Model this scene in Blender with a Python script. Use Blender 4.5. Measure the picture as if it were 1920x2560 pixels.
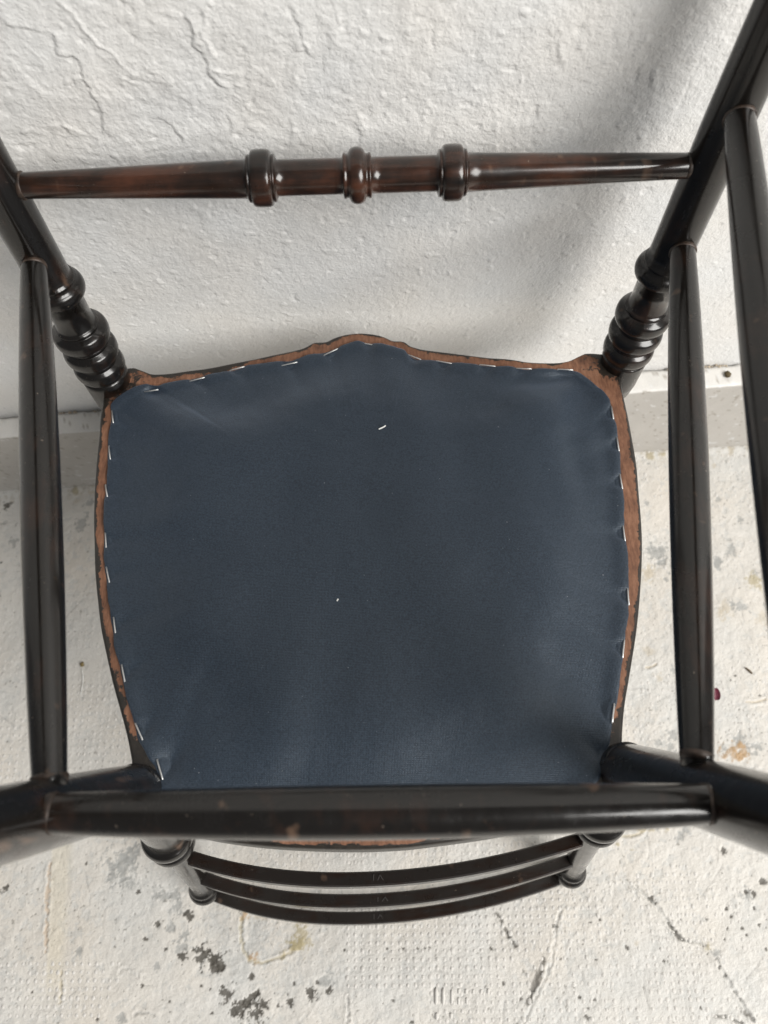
import bpy, math
import numpy as np
from mathutils import Matrix, Vector

for o in list(bpy.data.objects):
    bpy.data.objects.remove(o)
scn = bpy.context.scene
COL = scn.collection

# ------------------------------------------------------------------ camera
cam_d = bpy.data.cameras.new('camera')
cam = bpy.data.objects.new('camera', cam_d)
COL.objects.link(cam)
scn.camera = cam
CAM_LOC = (0.0, -0.3796, 0.8103)
CAM_ROT = ((0.998145, 0.060887, 0.0), (-0.057068, 0.935543, -0.348572), (-0.021223, 0.347925, 0.937282))
_m = Matrix(CAM_ROT).to_4x4()
_m.translation = CAM_LOC
cam.matrix_world = _m
cam_d.sensor_fit = 'HORIZONTAL'
cam_d.sensor_width = 36.0
cam_d.lens = 36.0
cam_d.clip_start = 0.01
cam_d.clip_end = 50
cam_d.dof.use_dof = True
cam_d.dof.focus_distance = 0.54
cam_d.dof.aperture_fstop = 10.5

# ------------------------------------------------------------------ light
world = bpy.data.worlds.new('World')
scn.world = world
world.use_nodes = True
bg = world.node_tree.nodes['Background']
bg.inputs['Color'].default_value = (0.93, 0.96, 1.0, 1)
bg.inputs['Strength'].default_value = 0.18

def area(name, loc, target, sx, sy, power, col):
    l = bpy.data.lights.new(name, 'AREA')
    l.shape = 'RECTANGLE'
    l.size, l.size_y = sx, sy
    l.energy = power
    l.color = col
    o = bpy.data.objects.new(name, l)
    COL.objects.link(o)
    o.location = loc
    o.rotation_euler = (Vector(target) - Vector(loc)).to_track_quat('-Z', 'Y').to_euler()
    return o
# one tall window of the room, to the right and behind the photographer
area('window_light', (2.6, -2.40, 2.95), (0.0, -0.30, 0.40), 2.4, 2.4, 278, (1.0, 0.982, 0.95))

scn.view_settings.view_transform = 'Standard'
scn.view_settings.look = 'None'
scn.view_settings.gamma = 1
scn.view_settings.exposure = 0
scn.render.engine = 'CYCLES'
scn.cycles.max_bounces = 8

# ---- measured data (metres) ----
CHAIR_ROT = [[0.999753,0.013264,0.01784],[-0.01538,0.99214,0.124185],[-0.016053,-0.124429,0.992099]]
CHAIR_LOC = [-0.00693,-0.06796,0.28977]
SKIRT = {"y":-0.0246,"hL":[-0.347,0.1325],"hR":[0.34,0.1476]}
OUTER = [[-0.2022,-0.0302],[-0.2004,0.0016],[-0.1918,0.0101],[-0.1855,0.0121],[-0.18,0.0117],[-0.1761,0.0094],[-0.171,0.0061],[-0.1649,0.0049],[-0.1529,0.0052],[-0.1411,0.0069],[-0.1232,0.009],[-0.1054,0.0127],[-0.0886,0.016],[-0.0743,0.0193],[-0.0622,0.0218],[-0.05,0.0251],[-0.0427,0.0294],[-0.0403,0.0305],[-0.0311,0.0309],[-0.0255,0.034],[-0.0181,0.0368],[-0.0082,0.0382],[-0.0008,0.038],[0.009,0.036],[0.0163,0.0328],[0.0211,0.0294],[0.0284,0.0285],[0.032,0.027],[0.0355,0.0232],[0.0426,0.0202],[0.0474,0.0187],[0.0713,0.0137],[0.0951,0.0087],[0.1118,0.0064],[0.1258,0.0028],[0.1376,0.0014],[0.1496,0.0008],[0.1595,0.0022],[0.166,0.0053],[0.1708,0.0086],[0.1805,0.0084],[0.1914,0.0048],[0.1961,-0.009],[0.1949,-0.0273],[0.1947,-0.0423],[0.1946,-0.0549],[0.1941,-0.0686],[0.1935,-0.0847],[0.1924,-0.099],[0.1903,-0.1154],[0.1876,-0.1385],[0.1848,-0.1562],[0.1812,-0.1733],[0.1771,-0.1898],[0.1727,-0.2059],[0.1679,-0.2215],[0.1627,-0.2366],[0.1575,-0.2513],[0.1527,-0.2646],[0.149,-0.2777],[0.1465,-0.2886],[0.1442,-0.302],[0.1433,-0.3122],[0.1357,-0.3252],[0.1229,-0.3316],[0.1018,-0.3329],[0.076,-0.3357],[0.0504,-0.3384],[0.0236,-0.3405],[0.0089,-0.3413],[-0.0162,-0.3411],[-0.0469,-0.3392],[-0.0735,-0.3364],[-0.0987,-0.3322],[-0.1177,-0.3276],[-0.132,-0.3227],[-0.1437,-0.3112],[-0.1482,-0.2999],[-0.1506,-0.2868],[-0.1526,-0.2795],[-0.1556,-0.2702],[-0.161,-0.2559],[-0.1672,-0.2401],[-0.1725,-0.2249],[-0.1769,-0.2115],[-0.1803,-0.2008],[-0.1847,-0.1824],[-0.1891,-0.1622],[-0.1928,-0.1389],[-0.1956,-0.1208],[-0.1974,-0.1047],[-0.1987,-0.0896],[-0.2001,-0.0686],[-0.201,-0.0484]]
INNER = [[-0.1938,-0.0306],[-0.1952,-0.0249],[-0.1924,-0.02],[-0.1867,-0.0138],[-0.1801,-0.009],[-0.1733,-0.0064],[-0.1686,-0.0059],[-0.1601,-0.0078],[-0.1567,-0.0065],[-0.1462,-0.004],[-0.1356,-0.0023],[-0.125,0.0001],[-0.1049,0.0044],[-0.0931,0.0083],[-0.0883,0.009],[-0.074,0.0105],[-0.056,0.0123],[-0.0451,0.0164],[-0.0342,0.0181],[-0.0232,0.0214],[-0.0183,0.0243],[-0.0084,0.0266],[-0.0011,0.0255],[0.0098,0.0229],[0.0206,0.02],[0.0302,0.0165],[0.0336,0.0125],[0.0418,0.0075],[0.0586,0.0052],[0.087,0.0],[0.1108,-0.0027],[0.1247,-0.0055],[0.1462,-0.0065],[0.1602,-0.0087],[0.1657,-0.0119],[0.1728,-0.0197],[0.1795,-0.0287],[0.1827,-0.0375],[0.1832,-0.0446],[0.1834,-0.0544],[0.1839,-0.0627],[0.1828,-0.0735],[0.1821,-0.0855],[0.18,-0.0984],[0.1787,-0.1111],[0.1785,-0.1197],[0.1747,-0.1415],[0.1731,-0.1556],[0.1719,-0.1694],[0.1688,-0.1895],[0.1666,-0.2003],[0.163,-0.214],[0.1596,-0.2242],[0.1559,-0.2363],[0.152,-0.2491],[0.1475,-0.2635],[0.1446,-0.27],[0.1413,-0.2792],[0.1387,-0.2883],[0.1367,-0.2918],[0.1332,-0.3015],[0.1263,-0.3115],[0.1157,-0.3188],[0.0985,-0.3236],[0.0677,-0.3278],[0.0242,-0.3309],[-0.0137,-0.3308],[-0.0599,-0.3274],[-0.0927,-0.3211],[-0.1166,-0.3124],[-0.1303,-0.304],[-0.1329,-0.3],[-0.1353,-0.291],[-0.1403,-0.2855],[-0.1448,-0.278],[-0.1483,-0.2723],[-0.1521,-0.261],[-0.1562,-0.2522],[-0.1605,-0.2394],[-0.1644,-0.2273],[-0.168,-0.218],[-0.1709,-0.2065],[-0.1738,-0.1948],[-0.1771,-0.1827],[-0.1797,-0.1694],[-0.1824,-0.1591],[-0.1845,-0.1486],[-0.1851,-0.1393],[-0.1877,-0.1212],[-0.1889,-0.1051],[-0.1898,-0.09],[-0.1909,-0.0744],[-0.1926,-0.061],[-0.1932,-0.0501],[-0.1928,-0.0391]]
STAPLES = [[-0.1709,-0.0127,-0.16,-0.011],[-0.1368,-0.0052,-0.1249,-0.0017],[-0.1059,0.0038,-0.0949,0.0072],[-0.1933,-0.0292,-0.1908,-0.0406],[-0.1916,-0.061,-0.1891,-0.0725],[-0.1896,-0.0951,-0.1876,-0.1027],[-0.0661,0.0064,-0.0535,0.0096],[-0.033,0.015,-0.0217,0.0215],[-0.0038,0.0254,0.0097,0.0217],[0.0328,0.0127,0.0428,0.0073],[0.0544,0.0055,0.0668,0.0022],[0.088,-0.0,0.1,-0.002],[0.1158,-0.0049,0.1276,-0.0059],[0.1478,-0.0073,0.1594,-0.0084],[0.1828,-0.0432,0.1824,-0.0551],[0.1819,-0.0708,0.1814,-0.0831],[0.1784,-0.1022,0.1781,-0.1144],[0.1731,-0.1432,0.1724,-0.1552],[0.1676,-0.1894,0.1663,-0.2013],[0.159,-0.2247,0.1556,-0.2365],[0.1452,-0.2653,0.1418,-0.2766],[0.1353,-0.2936,0.132,-0.3008],[-0.1851,-0.1319,-0.1829,-0.1446],[-0.1812,-0.1582,-0.1773,-0.1708],[-0.1718,-0.1943,-0.1692,-0.2059],[-0.1628,-0.2266,-0.1593,-0.2385],[-0.1501,-0.2641,-0.1442,-0.2751],[-0.1345,-0.2866,-0.1301,-0.2982]]
ST_FRONT = [[-0.2035,0.0011,0.1785],[0.2039,0.0014,0.175]]
SS_L = [[-0.203,-0.0035,0.1307],[-0.1463,-0.3211,0.1201]]
SS_R = [[0.2041,-0.0038,0.1241],[0.1462,-0.3213,0.1074]]
ST_REAR = [[-0.1399,-0.3311,0.1406],[0.1401,-0.3391,0.1378]]
FLOOR_MARKS = [[-0.2732,-0.4268,0.0163,"g"],[-0.2659,-0.417,0.0093,"g"],[-0.2795,-0.4336,0.0093,"g"],[-0.2317,-0.4534,0.0054,"g"],[-0.2228,-0.4548,0.0046,"g"],[-0.2406,-0.4529,0.0046,"g"],[-0.3867,-0.4398,0.0042,"d"],[-0.3508,-0.5285,0.0026,"d"],[-0.2286,-0.4998,0.0018,"d"],[-0.2121,-0.5079,0.0041,"d"],[-0.2078,-0.4734,0.0038,"d"],[-0.2573,-0.4504,0.0026,"d"],[-0.2493,-0.5284,0.0026,"d"],[-0.309,-0.4979,0.0034,"g"],[-0.2654,-0.5531,0.0051,"g"],[-0.3089,-0.422,0.0011,"d"],[-0.2237,-0.5426,0.0015,"d"],[-0.2366,-0.515,0.0037,"g"],[-0.2146,-0.4982,0.006,"g"],[-0.2239,-0.4823,0.0053,"g"],[-0.2372,-0.4787,0.003,"d"],[-0.2481,-0.4907,0.0019,"d"],[-0.218,-0.466,0.0061,"g"],[-0.2106,-0.4898,0.0046,"g"],[-0.2887,-0.5533,0.0011,"d"],[-0.2223,-0.5509,0.0015,"d"],[-0.1928,-0.5068,0.0067,"d"],[-0.1973,-0.5028,0.0038,"d"],[-0.1852,-0.511,0.0045,"d"],[-0.1797,-0.5142,0.0081,"d"],[-0.1775,-0.5199,0.0037,"d"],[-0.1724,-0.5378,0.0063,"d"],[-0.1485,-0.5271,0.003,"d"],[-0.1506,-0.5426,0.0055,"d"],[-0.1453,-0.5411,0.0037,"d"],[-0.16,-0.5504,0.0073,"d"],[-0.1473,-0.5547,0.0094,"d"],[-0.1378,-0.5488,0.0054,"d"],[-0.1146,-0.5491,0.0037,"d"],[-0.0943,-0.5429,0.0047,"d"],[-0.0878,-0.5349,0.0022,"d"],[-0.1241,-0.5504,0.0022,"d"],[-0.1336,-0.5403,0.0033,"d"],[-0.1091,-0.5347,0.0022,"d"],[-0.1944,-0.5316,0.0023,"d"],[-0.0763,-0.542,0.003,"d"],[-0.1983,-0.5424,0.0022,"d"],[-0.0618,-0.5101,0.0015,"d"],[-0.1843,-0.5536,0.0022,"d"],[-0.1868,-0.5343,0.0015,"d"],[-0.102,-0.4984,0.009,"o"],[-0.1063,-0.501,0.0052,"o"],[-0.1547,-0.4752,0.0046,"r"],[-0.1448,-0.5123,0.0041,"r"],[-0.1485,-0.5111,0.0029,"r"],[-0.1173,-0.5109,0.0037,"o"],[-0.1399,-0.476,0.0068,"b"],[-0.0995,-0.4831,0.0045,"b"],[-0.1453,-0.4989,0.0157,"l"],[-0.1432,-0.4904,0.0113,"l"],[-0.1302,-0.5092,0.0097,"l"],[-0.1123,-0.5345,0.0111,"l"],[-0.0748,-0.53,0.0125,"l"],[-0.1603,-0.5171,0.0111,"l"],[-0.1826,-0.4766,0.0151,"l"],[-0.1138,-0.4939,0.0082,"l"],[-0.1571,-0.5247,0.0089,"l"],[-0.0665,-0.5351,0.0081,"l"],[-0.0802,-0.5307,0.0066,"g"],[0.1339,-0.4996,0.0026,"d"],[0.0965,-0.5576,0.0021,"d"],[-0.0228,-0.5108,0.0015,"d"],[-0.0077,-0.5114,0.0011,"d"],[0.0062,-0.5121,0.0015,"d"],[0.0134,-0.5123,0.0011,"d"],[0.0171,-0.5122,0.0011,"d"],[0.0741,-0.5168,0.0011,"d"],[0.0825,-0.5446,0.0015,"d"],[0.065,-0.5467,0.0011,"d"],[-0.0278,-0.5547,0.0011,"d"],[-0.0028,-0.5707,0.0015,"d"],[-0.0193,-0.5517,0.0011,"d"],[0.1392,-0.5182,0.0011,"d"],[0.1372,-0.5281,0.0011,"d"],[-0.0257,-0.5604,0.0051,"l"],[-0.0443,-0.5655,0.0043,"l"],[0.2294,-0.4841,0.0034,"d"],[0.199,-0.5221,0.0026,"d"],[0.2095,-0.5172,0.0022,"b"],[0.231,-0.5346,0.0022,"d"],[0.2348,-0.5344,0.0011,"d"],[0.2727,-0.5263,0.0044,"o"],[0.2699,-0.5243,0.0022,"d"],[0.273,-0.5301,0.0025,"d"],[0.2798,-0.5304,0.0029,"g"],[0.2794,-0.5351,0.0022,"d"],[0.2811,-0.5422,0.0025,"d"],[0.285,-0.5488,0.0025,"d"],[0.2795,-0.5497,0.0022,"d"],[0.2639,-0.4322,0.0034,"g"],[0.2731,-0.425,0.0042,"g"],[0.3054,-0.445,0.003,"d"],[0.3363,-0.4727,0.0034,"d"],[0.3209,-0.4827,0.0045,"g"],[0.3252,-0.4829,0.003,"d"],[0.3189,-0.4816,0.0023,"d"],[0.3177,-0.4923,0.0037,"l"],[0.3138,-0.4853,0.0022,"g"],[0.2975,-0.4951,0.0022,"d"],[0.3003,-0.502,0.0019,"d"],[0.2938,-0.5175,0.0026,"d"],[0.2951,-0.5114,0.0015,"d"],[0.2906,-0.5197,0.0015,"d"],[0.2925,-0.5236,0.0011,"d"],[0.1544,-0.5733,0.0029,"d"],[0.1572,-0.5685,0.0018,"d"],[0.163,-0.5618,0.0014,"d"],[0.1503,-0.5586,0.0014,"d"],[0.2574,-0.5729,0.0022,"d"],[0.2311,-0.5822,0.0018,"d"],[0.232,-0.4227,0.0038,"o"],[0.2385,-0.4241,0.0027,"o"],[0.2462,-0.4219,0.0019,"g"],[0.2554,-0.4235,0.0023,"o"],[0.2053,-0.4346,0.0015,"o"],[0.2188,-0.4405,0.0016,"o"],[0.2944,-0.5685,0.0018,"d"],[0.2905,-0.5624,0.0015,"d"],[0.3264,-0.5296,0.0015,"d"],[0.3325,-0.5057,0.0015,"d"],[0.3089,-0.5121,0.0015,"d"],[0.3111,-0.517,0.0015,"d"],[0.3238,-0.4965,0.0015,"d"],[0.3246,-0.5096,0.0011,"d"],[0.2776,-0.5023,0.0018,"d"],[0.2539,-0.5015,0.0015,"d"],[0.1688,-0.4988,0.0011,"d"],[0.1693,-0.5306,0.0011,"d"],[0.1782,-0.4978,0.0007,"d"],[0.3935,-0.1829,0.0085,"o"],[0.3977,-0.1747,0.0042,"g"],[0.3571,-0.2105,0.0085,"b"],[0.3522,-0.2173,0.0059,"b"],[0.37,-0.2101,0.0063,"g"],[0.364,-0.2056,0.0042,"g"],[0.3933,-0.2245,0.0067,"b"],[0.3337,-0.3564,0.0087,"r"],[0.3425,-0.3558,0.0072,"r"],[0.342,-0.3485,0.0079,"g"],[0.3505,-0.3542,0.0071,"g"],[0.3269,-0.3528,0.0055,"g"],[0.3606,-0.3527,0.0032,"g"],[0.2767,-0.3363,0.0052,"g"],[0.2718,-0.3507,0.006,"g"],[0.2616,-0.3438,0.0036,"g"],[0.2588,-0.353,0.004,"g"],[0.2454,-0.3012,0.0073,"l"],[0.2399,-0.3203,0.0057,"l"],[0.245,-0.3355,0.0072,"l"],[0.2888,-0.2718,0.0045,"g"],[0.2814,-0.1673,0.0086,"b"],[0.2964,-0.156,0.0052,"g"],[0.3605,-0.1613,0.006,"g"],[0.372,-0.3028,0.002,"d"],[0.2678,-0.2502,0.005,"b"],[0.274,-0.2787,0.0037,"b"],[0.3459,-0.2869,0.0008,"d"],[0.3521,-0.2818,0.0008,"d"],[0.295,-0.1443,0.0104,"g"],[0.2886,-0.1401,0.0043,"g"],[0.2979,-0.1544,0.0052,"g"],[0.2863,-0.166,0.0086,"b"],[0.3036,-0.1683,0.0026,"g"],[0.3745,-0.1456,0.0069,"g"],[0.3588,-0.1583,0.006,"g"],[0.3957,-0.1141,0.0039,"g"],[0.38,-0.1028,0.0022,"g"],[0.3094,-0.0303,0.0045,"o"],[0.324,-0.0286,0.0032,"o"],[0.2944,-0.0868,0.0027,"g"],[0.3749,-0.0869,0.0031,"g"],[0.2914,-0.124,0.0018,"g"],[0.3053,-0.0389,0.0018,"g"],[0.3782,-0.0472,0.0027,"b"],[0.4009,-0.0282,0.004,"b"],[0.2999,-0.1754,0.0022,"g"],[-0.4291,-0.0416,0.0046,"d"],[-0.4337,-0.038,0.0028,"g"],[-0.3357,-0.0455,0.0046,"g"],[-0.3419,-0.0714,0.0064,"g"],[-0.3365,-0.0608,0.0036,"g"],[-0.3514,-0.03,0.0041,"o"],[-0.3346,-0.0322,0.0037,"b"],[-0.4273,-0.1107,0.0018,"d"],[-0.4167,-0.0881,0.0045,"g"],[-0.4287,-0.0636,0.0028,"g"],[-0.4223,-0.1359,0.004,"l"],[-0.4148,-0.1322,0.0027,"l"],[-0.4001,-0.3035,0.0012,"d"],[-0.3215,-0.324,0.0024,"l"],[-0.3504,-0.0423,0.0028,"b"],[-0.4254,-0.0374,0.0023,"b"]]
FLOOR_CRACKS = [[[[-0.3445,-0.4208],[-0.344,-0.4432],[-0.3428,-0.4729],[-0.341,-0.4971]],0.0011,"r"],[[[-0.325,-0.5122],[-0.3253,-0.5215],[-0.3235,-0.5291],[-0.3239,-0.5364]],0.0008,"o"],[[[-0.1574,-0.478],[-0.1579,-0.4925],[-0.1561,-0.5041],[-0.1496,-0.5139],[-0.1389,-0.5163],[-0.1324,-0.5148],[-0.1184,-0.5118],[-0.1086,-0.5066]],0.0011,"o"],[[[0.1218,-0.5268],[0.1157,-0.537],[0.1095,-0.5481],[0.1039,-0.5601]],0.0022,"d"],[[[0.1429,-0.4871],[0.1358,-0.503],[0.1329,-0.5157],[0.1279,-0.5303],[0.121,-0.5424],[0.1066,-0.5622],[0.0977,-0.5768]],0.0006,"l"],[[[0.0821,-0.4876],[0.0863,-0.4938]],0.0015,"d"],[[[0.0893,-0.5005],[0.0916,-0.5065]],0.0015,"d"],[[[0.0942,-0.5104],[0.0972,-0.5159]],0.001,"d"],[[[0.2158,-0.471],[0.227,-0.4825],[0.2351,-0.4917],[0.2407,-0.5027],[0.2456,-0.5111],[0.2514,-0.5171],[0.26,-0.5199],[0.2683,-0.5213],[0.2735,-0.5273],[0.2796,-0.5342],[0.281,-0.5426],[0.2857,-0.5503],[0.2892,-0.5587],[0.2952,-0.5699],[0.2996,-0.5782],[0.3021,-0.5855]],0.0007,"g"],[[[0.2414,-0.5046],[0.2456,-0.5111],[0.2514,-0.5171]],0.0014,"d"],[[[0.2691,-0.5793],[0.2782,-0.5807]],0.0009,"d"],[[[0.282,-0.5826],[0.2927,-0.5859]],0.0009,"d"],[[[0.2967,-0.5772],[0.3005,-0.5836]],0.0013,"d"],[[[0.2086,-0.4281],[0.2188,-0.4276],[0.2293,-0.4251]],0.0012,"o"],[[[0.2611,-0.269],[0.2742,-0.2653]],0.0008,"b"],[[[0.3573,-0.309],[0.3797,-0.3081]],0.0007,"b"],[[[-0.255,-0.5519],[-0.2514,-0.5489],[-0.2359,-0.5529]],0.0008,"g"],[[[-0.2709,-0.517],[-0.2647,-0.5135],[-0.2524,-0.5207]],0.0006,"l"],[[[-0.06,-0.5474],[-0.0609,-0.5673]],0.0008,"g"]]
FLOOR_TINTS = [[-0.3342,-0.4459,0.022,0.1]]
DOT_FIELDS = [[[[-0.0604,-0.4712],[-0.0035,-0.4709],[0.1088,-0.453],[0.1515,-0.476],[0.1412,-0.4957],[0.0803,-0.5382],[0.0211,-0.5431],[-0.0632,-0.5434]],1.0],[[[-0.3835,-0.5005],[-0.2707,-0.5082],[-0.2698,-0.5228],[-0.2895,-0.5566],[-0.3774,-0.552]],0.85],[[[0.152,-0.4726],[0.2617,-0.4545],[0.3191,-0.4716],[0.2936,-0.587],[0.1584,-0.58],[0.0726,-0.5755],[0.1103,-0.5334]],0.6],[[[0.0181,-0.5349],[0.1095,-0.5398],[0.1012,-0.577],[0.0079,-0.5721]],0.8],[[[-0.3505,-0.244],[-0.2744,-0.2486],[-0.2676,-0.367],[-0.4001,-0.3594],[-0.4092,-0.2814]],0.75],[[[-0.4269,-0.1305],[-0.2807,-0.1397],[-0.2744,-0.2486],[-0.4141,-0.2402]],0.35],[[[0.2808,-0.0176],[0.4446,-0.0286],[0.4118,-0.1699],[0.2571,-0.1601]],0.4],[[[0.2372,-0.2794],[0.3939,-0.2474],[0.3708,-0.347],[0.2274,-0.3386]],0.35],[[[-0.144,-0.4106],[0.1913,-0.4151],[0.1869,-0.4434],[-0.144,-0.439]],0.5]]
RIBS = [[[0.0211,-0.5444],[0.02,-0.5582]],[[0.0277,-0.5448],[0.0265,-0.5586]],[[0.0353,-0.5462],[0.0342,-0.5584]],[[0.0418,-0.546],[0.0414,-0.5506]],[[0.0409,-0.5527],[0.0403,-0.5593]],[[0.0484,-0.5464],[0.0479,-0.551]],[[0.0483,-0.5531],[0.0478,-0.5592]],[[0.0548,-0.5472],[0.0544,-0.5513]],[[0.0619,-0.5476],[0.0615,-0.5517]],[[0.0685,-0.5474],[0.068,-0.552]],[[0.0201,-0.5638],[0.0197,-0.5698]],[[0.0331,-0.5645],[0.0326,-0.5695]]]
DOT_STEP = [[-0.0105,-0.5205],[0.0239,-0.522]]
WALL_RIDGES = [[[[-0.1455,0.5463],[-0.1436,0.5426],[-0.1408,0.5351],[-0.139,0.5274],[-0.1343,0.5206],[-0.129,0.5149],[-0.1257,0.5064]],0.0007,0.0009,"r"],[[[-0.1321,0.5025],[-0.1281,0.4993],[-0.1194,0.4943]],0.0006,0.0009,"r"],[[[-0.0738,0.5418],[-0.0754,0.5334],[-0.0791,0.5222],[-0.0776,0.5155],[-0.0755,0.5085]],0.0007,0.0008,"r"],[[[-0.0808,0.5047],[-0.0742,0.5],[-0.0633,0.497]],0.0005,0.001,"r"],[[[-0.1828,0.5359],[-0.1757,0.5336],[-0.1676,0.5306],[-0.16,0.5288],[-0.1556,0.5279]],0.0005,0.0008,"s"],[[[-0.1532,0.5322],[-0.1567,0.5247],[-0.1588,0.5162],[-0.1498,0.5125],[-0.1496,0.5066],[-0.1499,0.5009],[-0.1494,0.4904],[-0.1471,0.4825],[-0.1511,0.4732],[-0.1541,0.4634]],0.0007,0.0008,"s"],[[[-0.0882,0.5379],[-0.0851,0.5315],[-0.0841,0.5251],[-0.0864,0.5174],[-0.0828,0.5118],[-0.0817,0.5062],[-0.0815,0.499],[-0.0787,0.4915],[-0.0716,0.488]],0.0007,0.0008,"s"],[[[-0.0329,0.5392],[-0.0312,0.5306],[-0.0283,0.5202],[-0.0269,0.5108],[-0.0222,0.5028]],0.0006,0.0008,"s"],[[[-0.0088,0.5341],[-0.0071,0.5265],[-0.0082,0.5189],[-0.0116,0.5158]],0.0005,0.001,"r"],[[[-0.0429,0.5125],[-0.0383,0.5095]],0.0008,0.0018,"r"],[[[-0.035,0.4973],[-0.0337,0.4868]],0.0007,0.0012,"r"],[[[-0.1194,0.4774],[-0.1138,0.4688],[-0.1094,0.46],[-0.1085,0.453]],0.0005,0.0008,"s"],[[[-0.0761,0.4758],[-0.0782,0.4695],[-0.0768,0.4627],[-0.0782,0.456]],0.0005,0.0008,"s"],[[[-0.1767,0.4751],[-0.1722,0.4665],[-0.1675,0.4627]],0.0006,0.0008,"s"],[[[-0.1827,0.4739],[-0.1755,0.4717],[-0.1675,0.4678],[-0.1601,0.4621]],0.0005,0.0009,"r"],[[[-0.0015,0.4622],[-0.001,0.4519],[-0.0012,0.4412]],0.0005,0.0008,"s"],[[[0.1035,0.5295],[0.1053,0.5219]],0.0005,0.001,"r"],[[[0.1112,0.5084],[0.1122,0.5001],[0.1168,0.4898]],0.0006,0.0012,"r"],[[[0.1931,0.4831],[0.1924,0.4677],[0.191,0.4514]],-0.0004,0.0007,"r"],[[[0.0904,0.4916],[0.0979,0.494]],0.0005,0.001,"r"],[[[0.0401,0.5171],[0.0424,0.5034]],-0.0005,0.001,"r"],[[[0.1047,0.4509],[0.1146,0.4432]],0.0005,0.0012,"r"],[[[-0.2252,0.2162],[-0.2236,0.2],[-0.2293,0.1783]],0.0004,0.0008,"s"],[[[-0.0689,0.2547],[-0.0602,0.2504],[-0.0515,0.2459],[-0.0465,0.2359]],0.0005,0.0008,"r"],[[[0.0271,0.2457],[0.0379,0.2376],[0.0327,0.2212]],0.0005,0.001,"r"]]
NUMERALS = [[[[-0.01007,-0.34769],[-0.01028,-0.35367]],[[-0.00746,-0.35295],[-0.00542,-0.34809]],[[-0.00542,-0.34809],[-0.00278,-0.35209]]],[[[-0.00865,-0.36186],[-0.00885,-0.36725]],[[-0.00598,-0.36623],[-0.00273,-0.36211]],[[-0.00273,-0.36211],[0.00043,-0.36649]]],[[[-0.01397,-0.37433],[-0.01413,-0.37894]],[[-0.01117,-0.37906],[-0.00847,-0.3748]],[[-0.00847,-0.3748],[-0.00581,-0.37878]]]]
SLAT_MID = [[-0.0117,-0.3504,-0.1632],[-0.014,-0.3638,-0.2393],[-0.0163,-0.3768,-0.3154]]
THREAD = [0.01,-0.0604,0.0]
LINT = [-0.0243,-0.1917,0.0]
GLUE = [-0.1361,-0.3024,0.0]
PETAL = [0.3284,-0.2995]
TWIG = [[0.3635,-0.2747],[0.3691,-0.2812]]
SEED = [-0.3276,-0.2295]
HAIR = [[-0.3277,-0.2337],[-0.3255,-0.2455],[-0.3268,-0.2611]]
CRUMB = [0.3422,-0.0128,0.1476]
Q = {"r0": -0.4809, "r1": 0.0003, "r2": -0.0424, "tx": -0.0137, "ty": -0.11, "tz": 0.5966, "wr": 0.1454, "d": 0.3044, "sf": 0.0203, "tf": 0.0055, "sr": 0.0309, "tr": 0.2119, "trR": 0.2604, "sp": 0.0748, "tp": 0.1419, "z1L": 0.1785, "z1R": 0.1748, "z2fL": 0.1329, "z2fR": 0.1265, "z2rL": 0.1159, "z2rR": 0.1024, "z3L": 0.139, "z3R": 0.1373, "z4f": 0.2135, "zr1": -0.1197, "zf": -0.3074, "zs1": -0.1632, "zs2": -0.2393, "yL": 0.0}


# ------------------------------------------------------------------ helpers
RNG = np.random.RandomState(7)
_perm = RNG.permutation(256)
_perm = np.concatenate([_perm, _perm, _perm])
_ga = RNG.rand(256) * 2 * np.pi
_gx, _gy = np.cos(_ga), np.sin(_ga)

def perlin(x, y):
    xi = np.floor(x).astype(int); yi = np.floor(y).astype(int)
    xf = x - xi; yf = y - yi
    xi &= 255; yi &= 255
    u = xf * xf * xf * (xf * (xf * 6 - 15) + 10)
    v = yf * yf * yf * (yf * (yf * 6 - 15) + 10)
    def g(ix, iy, fx, fy):
        h = _perm[_perm[ix & 255] + (iy & 255)]
        return _gx[h] * fx + _gy[h] * fy
    a = g(xi, yi, xf, yf); b = g(xi + 1, yi, xf - 1, yf)
    c = g(xi, yi + 1, xf, yf - 1); d = g(xi + 1, yi + 1, xf - 1, yf - 1)
    return 1.5 * ((a + (b - a) * u) * (1 - v) + (c + (d - c) * u) * v)

def fbm(x, y, scale, octs=4, gain=0.5, ox=0.0):
    s = np.zeros_like(x); a = 1.0; f = 1.0 / scale
    for k in range(octs):
        s += a * perlin(x * f + 17.3 * k + ox, y * f - 9.1 * k + ox * 1.7)
        a *= gain; f *= 2.03
    return s

def sstep(a, b, x):
    t = np.clip((x - a) / (b - a), 0, 1)
    return t * t * (3 - 2 * t)

def seg_dist(px, py, pts):
    """distance and signed side of points to a polyline"""
    best = np.full(px.shape, 1e9); side = np.zeros(px.shape); along = np.zeros(px.shape)
    L = 0.0
    for (ax, ay), (bx, by) in zip(pts[:-1], pts[1:]):
        dx, dy = bx - ax, by - ay
        ll = math.hypot(dx, dy) + 1e-12
        t = np.clip(((px - ax) * dx + (py - ay) * dy) / (ll * ll), 0, 1)
        ex = px - ax - t * dx; ey = py - ay - t * dy
        d = np.hypot(ex, ey)
        m = d < best
        best[m] = d[m]
        side[m] = np.sign(dx * ey - dy * ex)[m]
        along[m] = (L + t * ll)[m]
        L += ll
    return best, side, along, L

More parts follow.
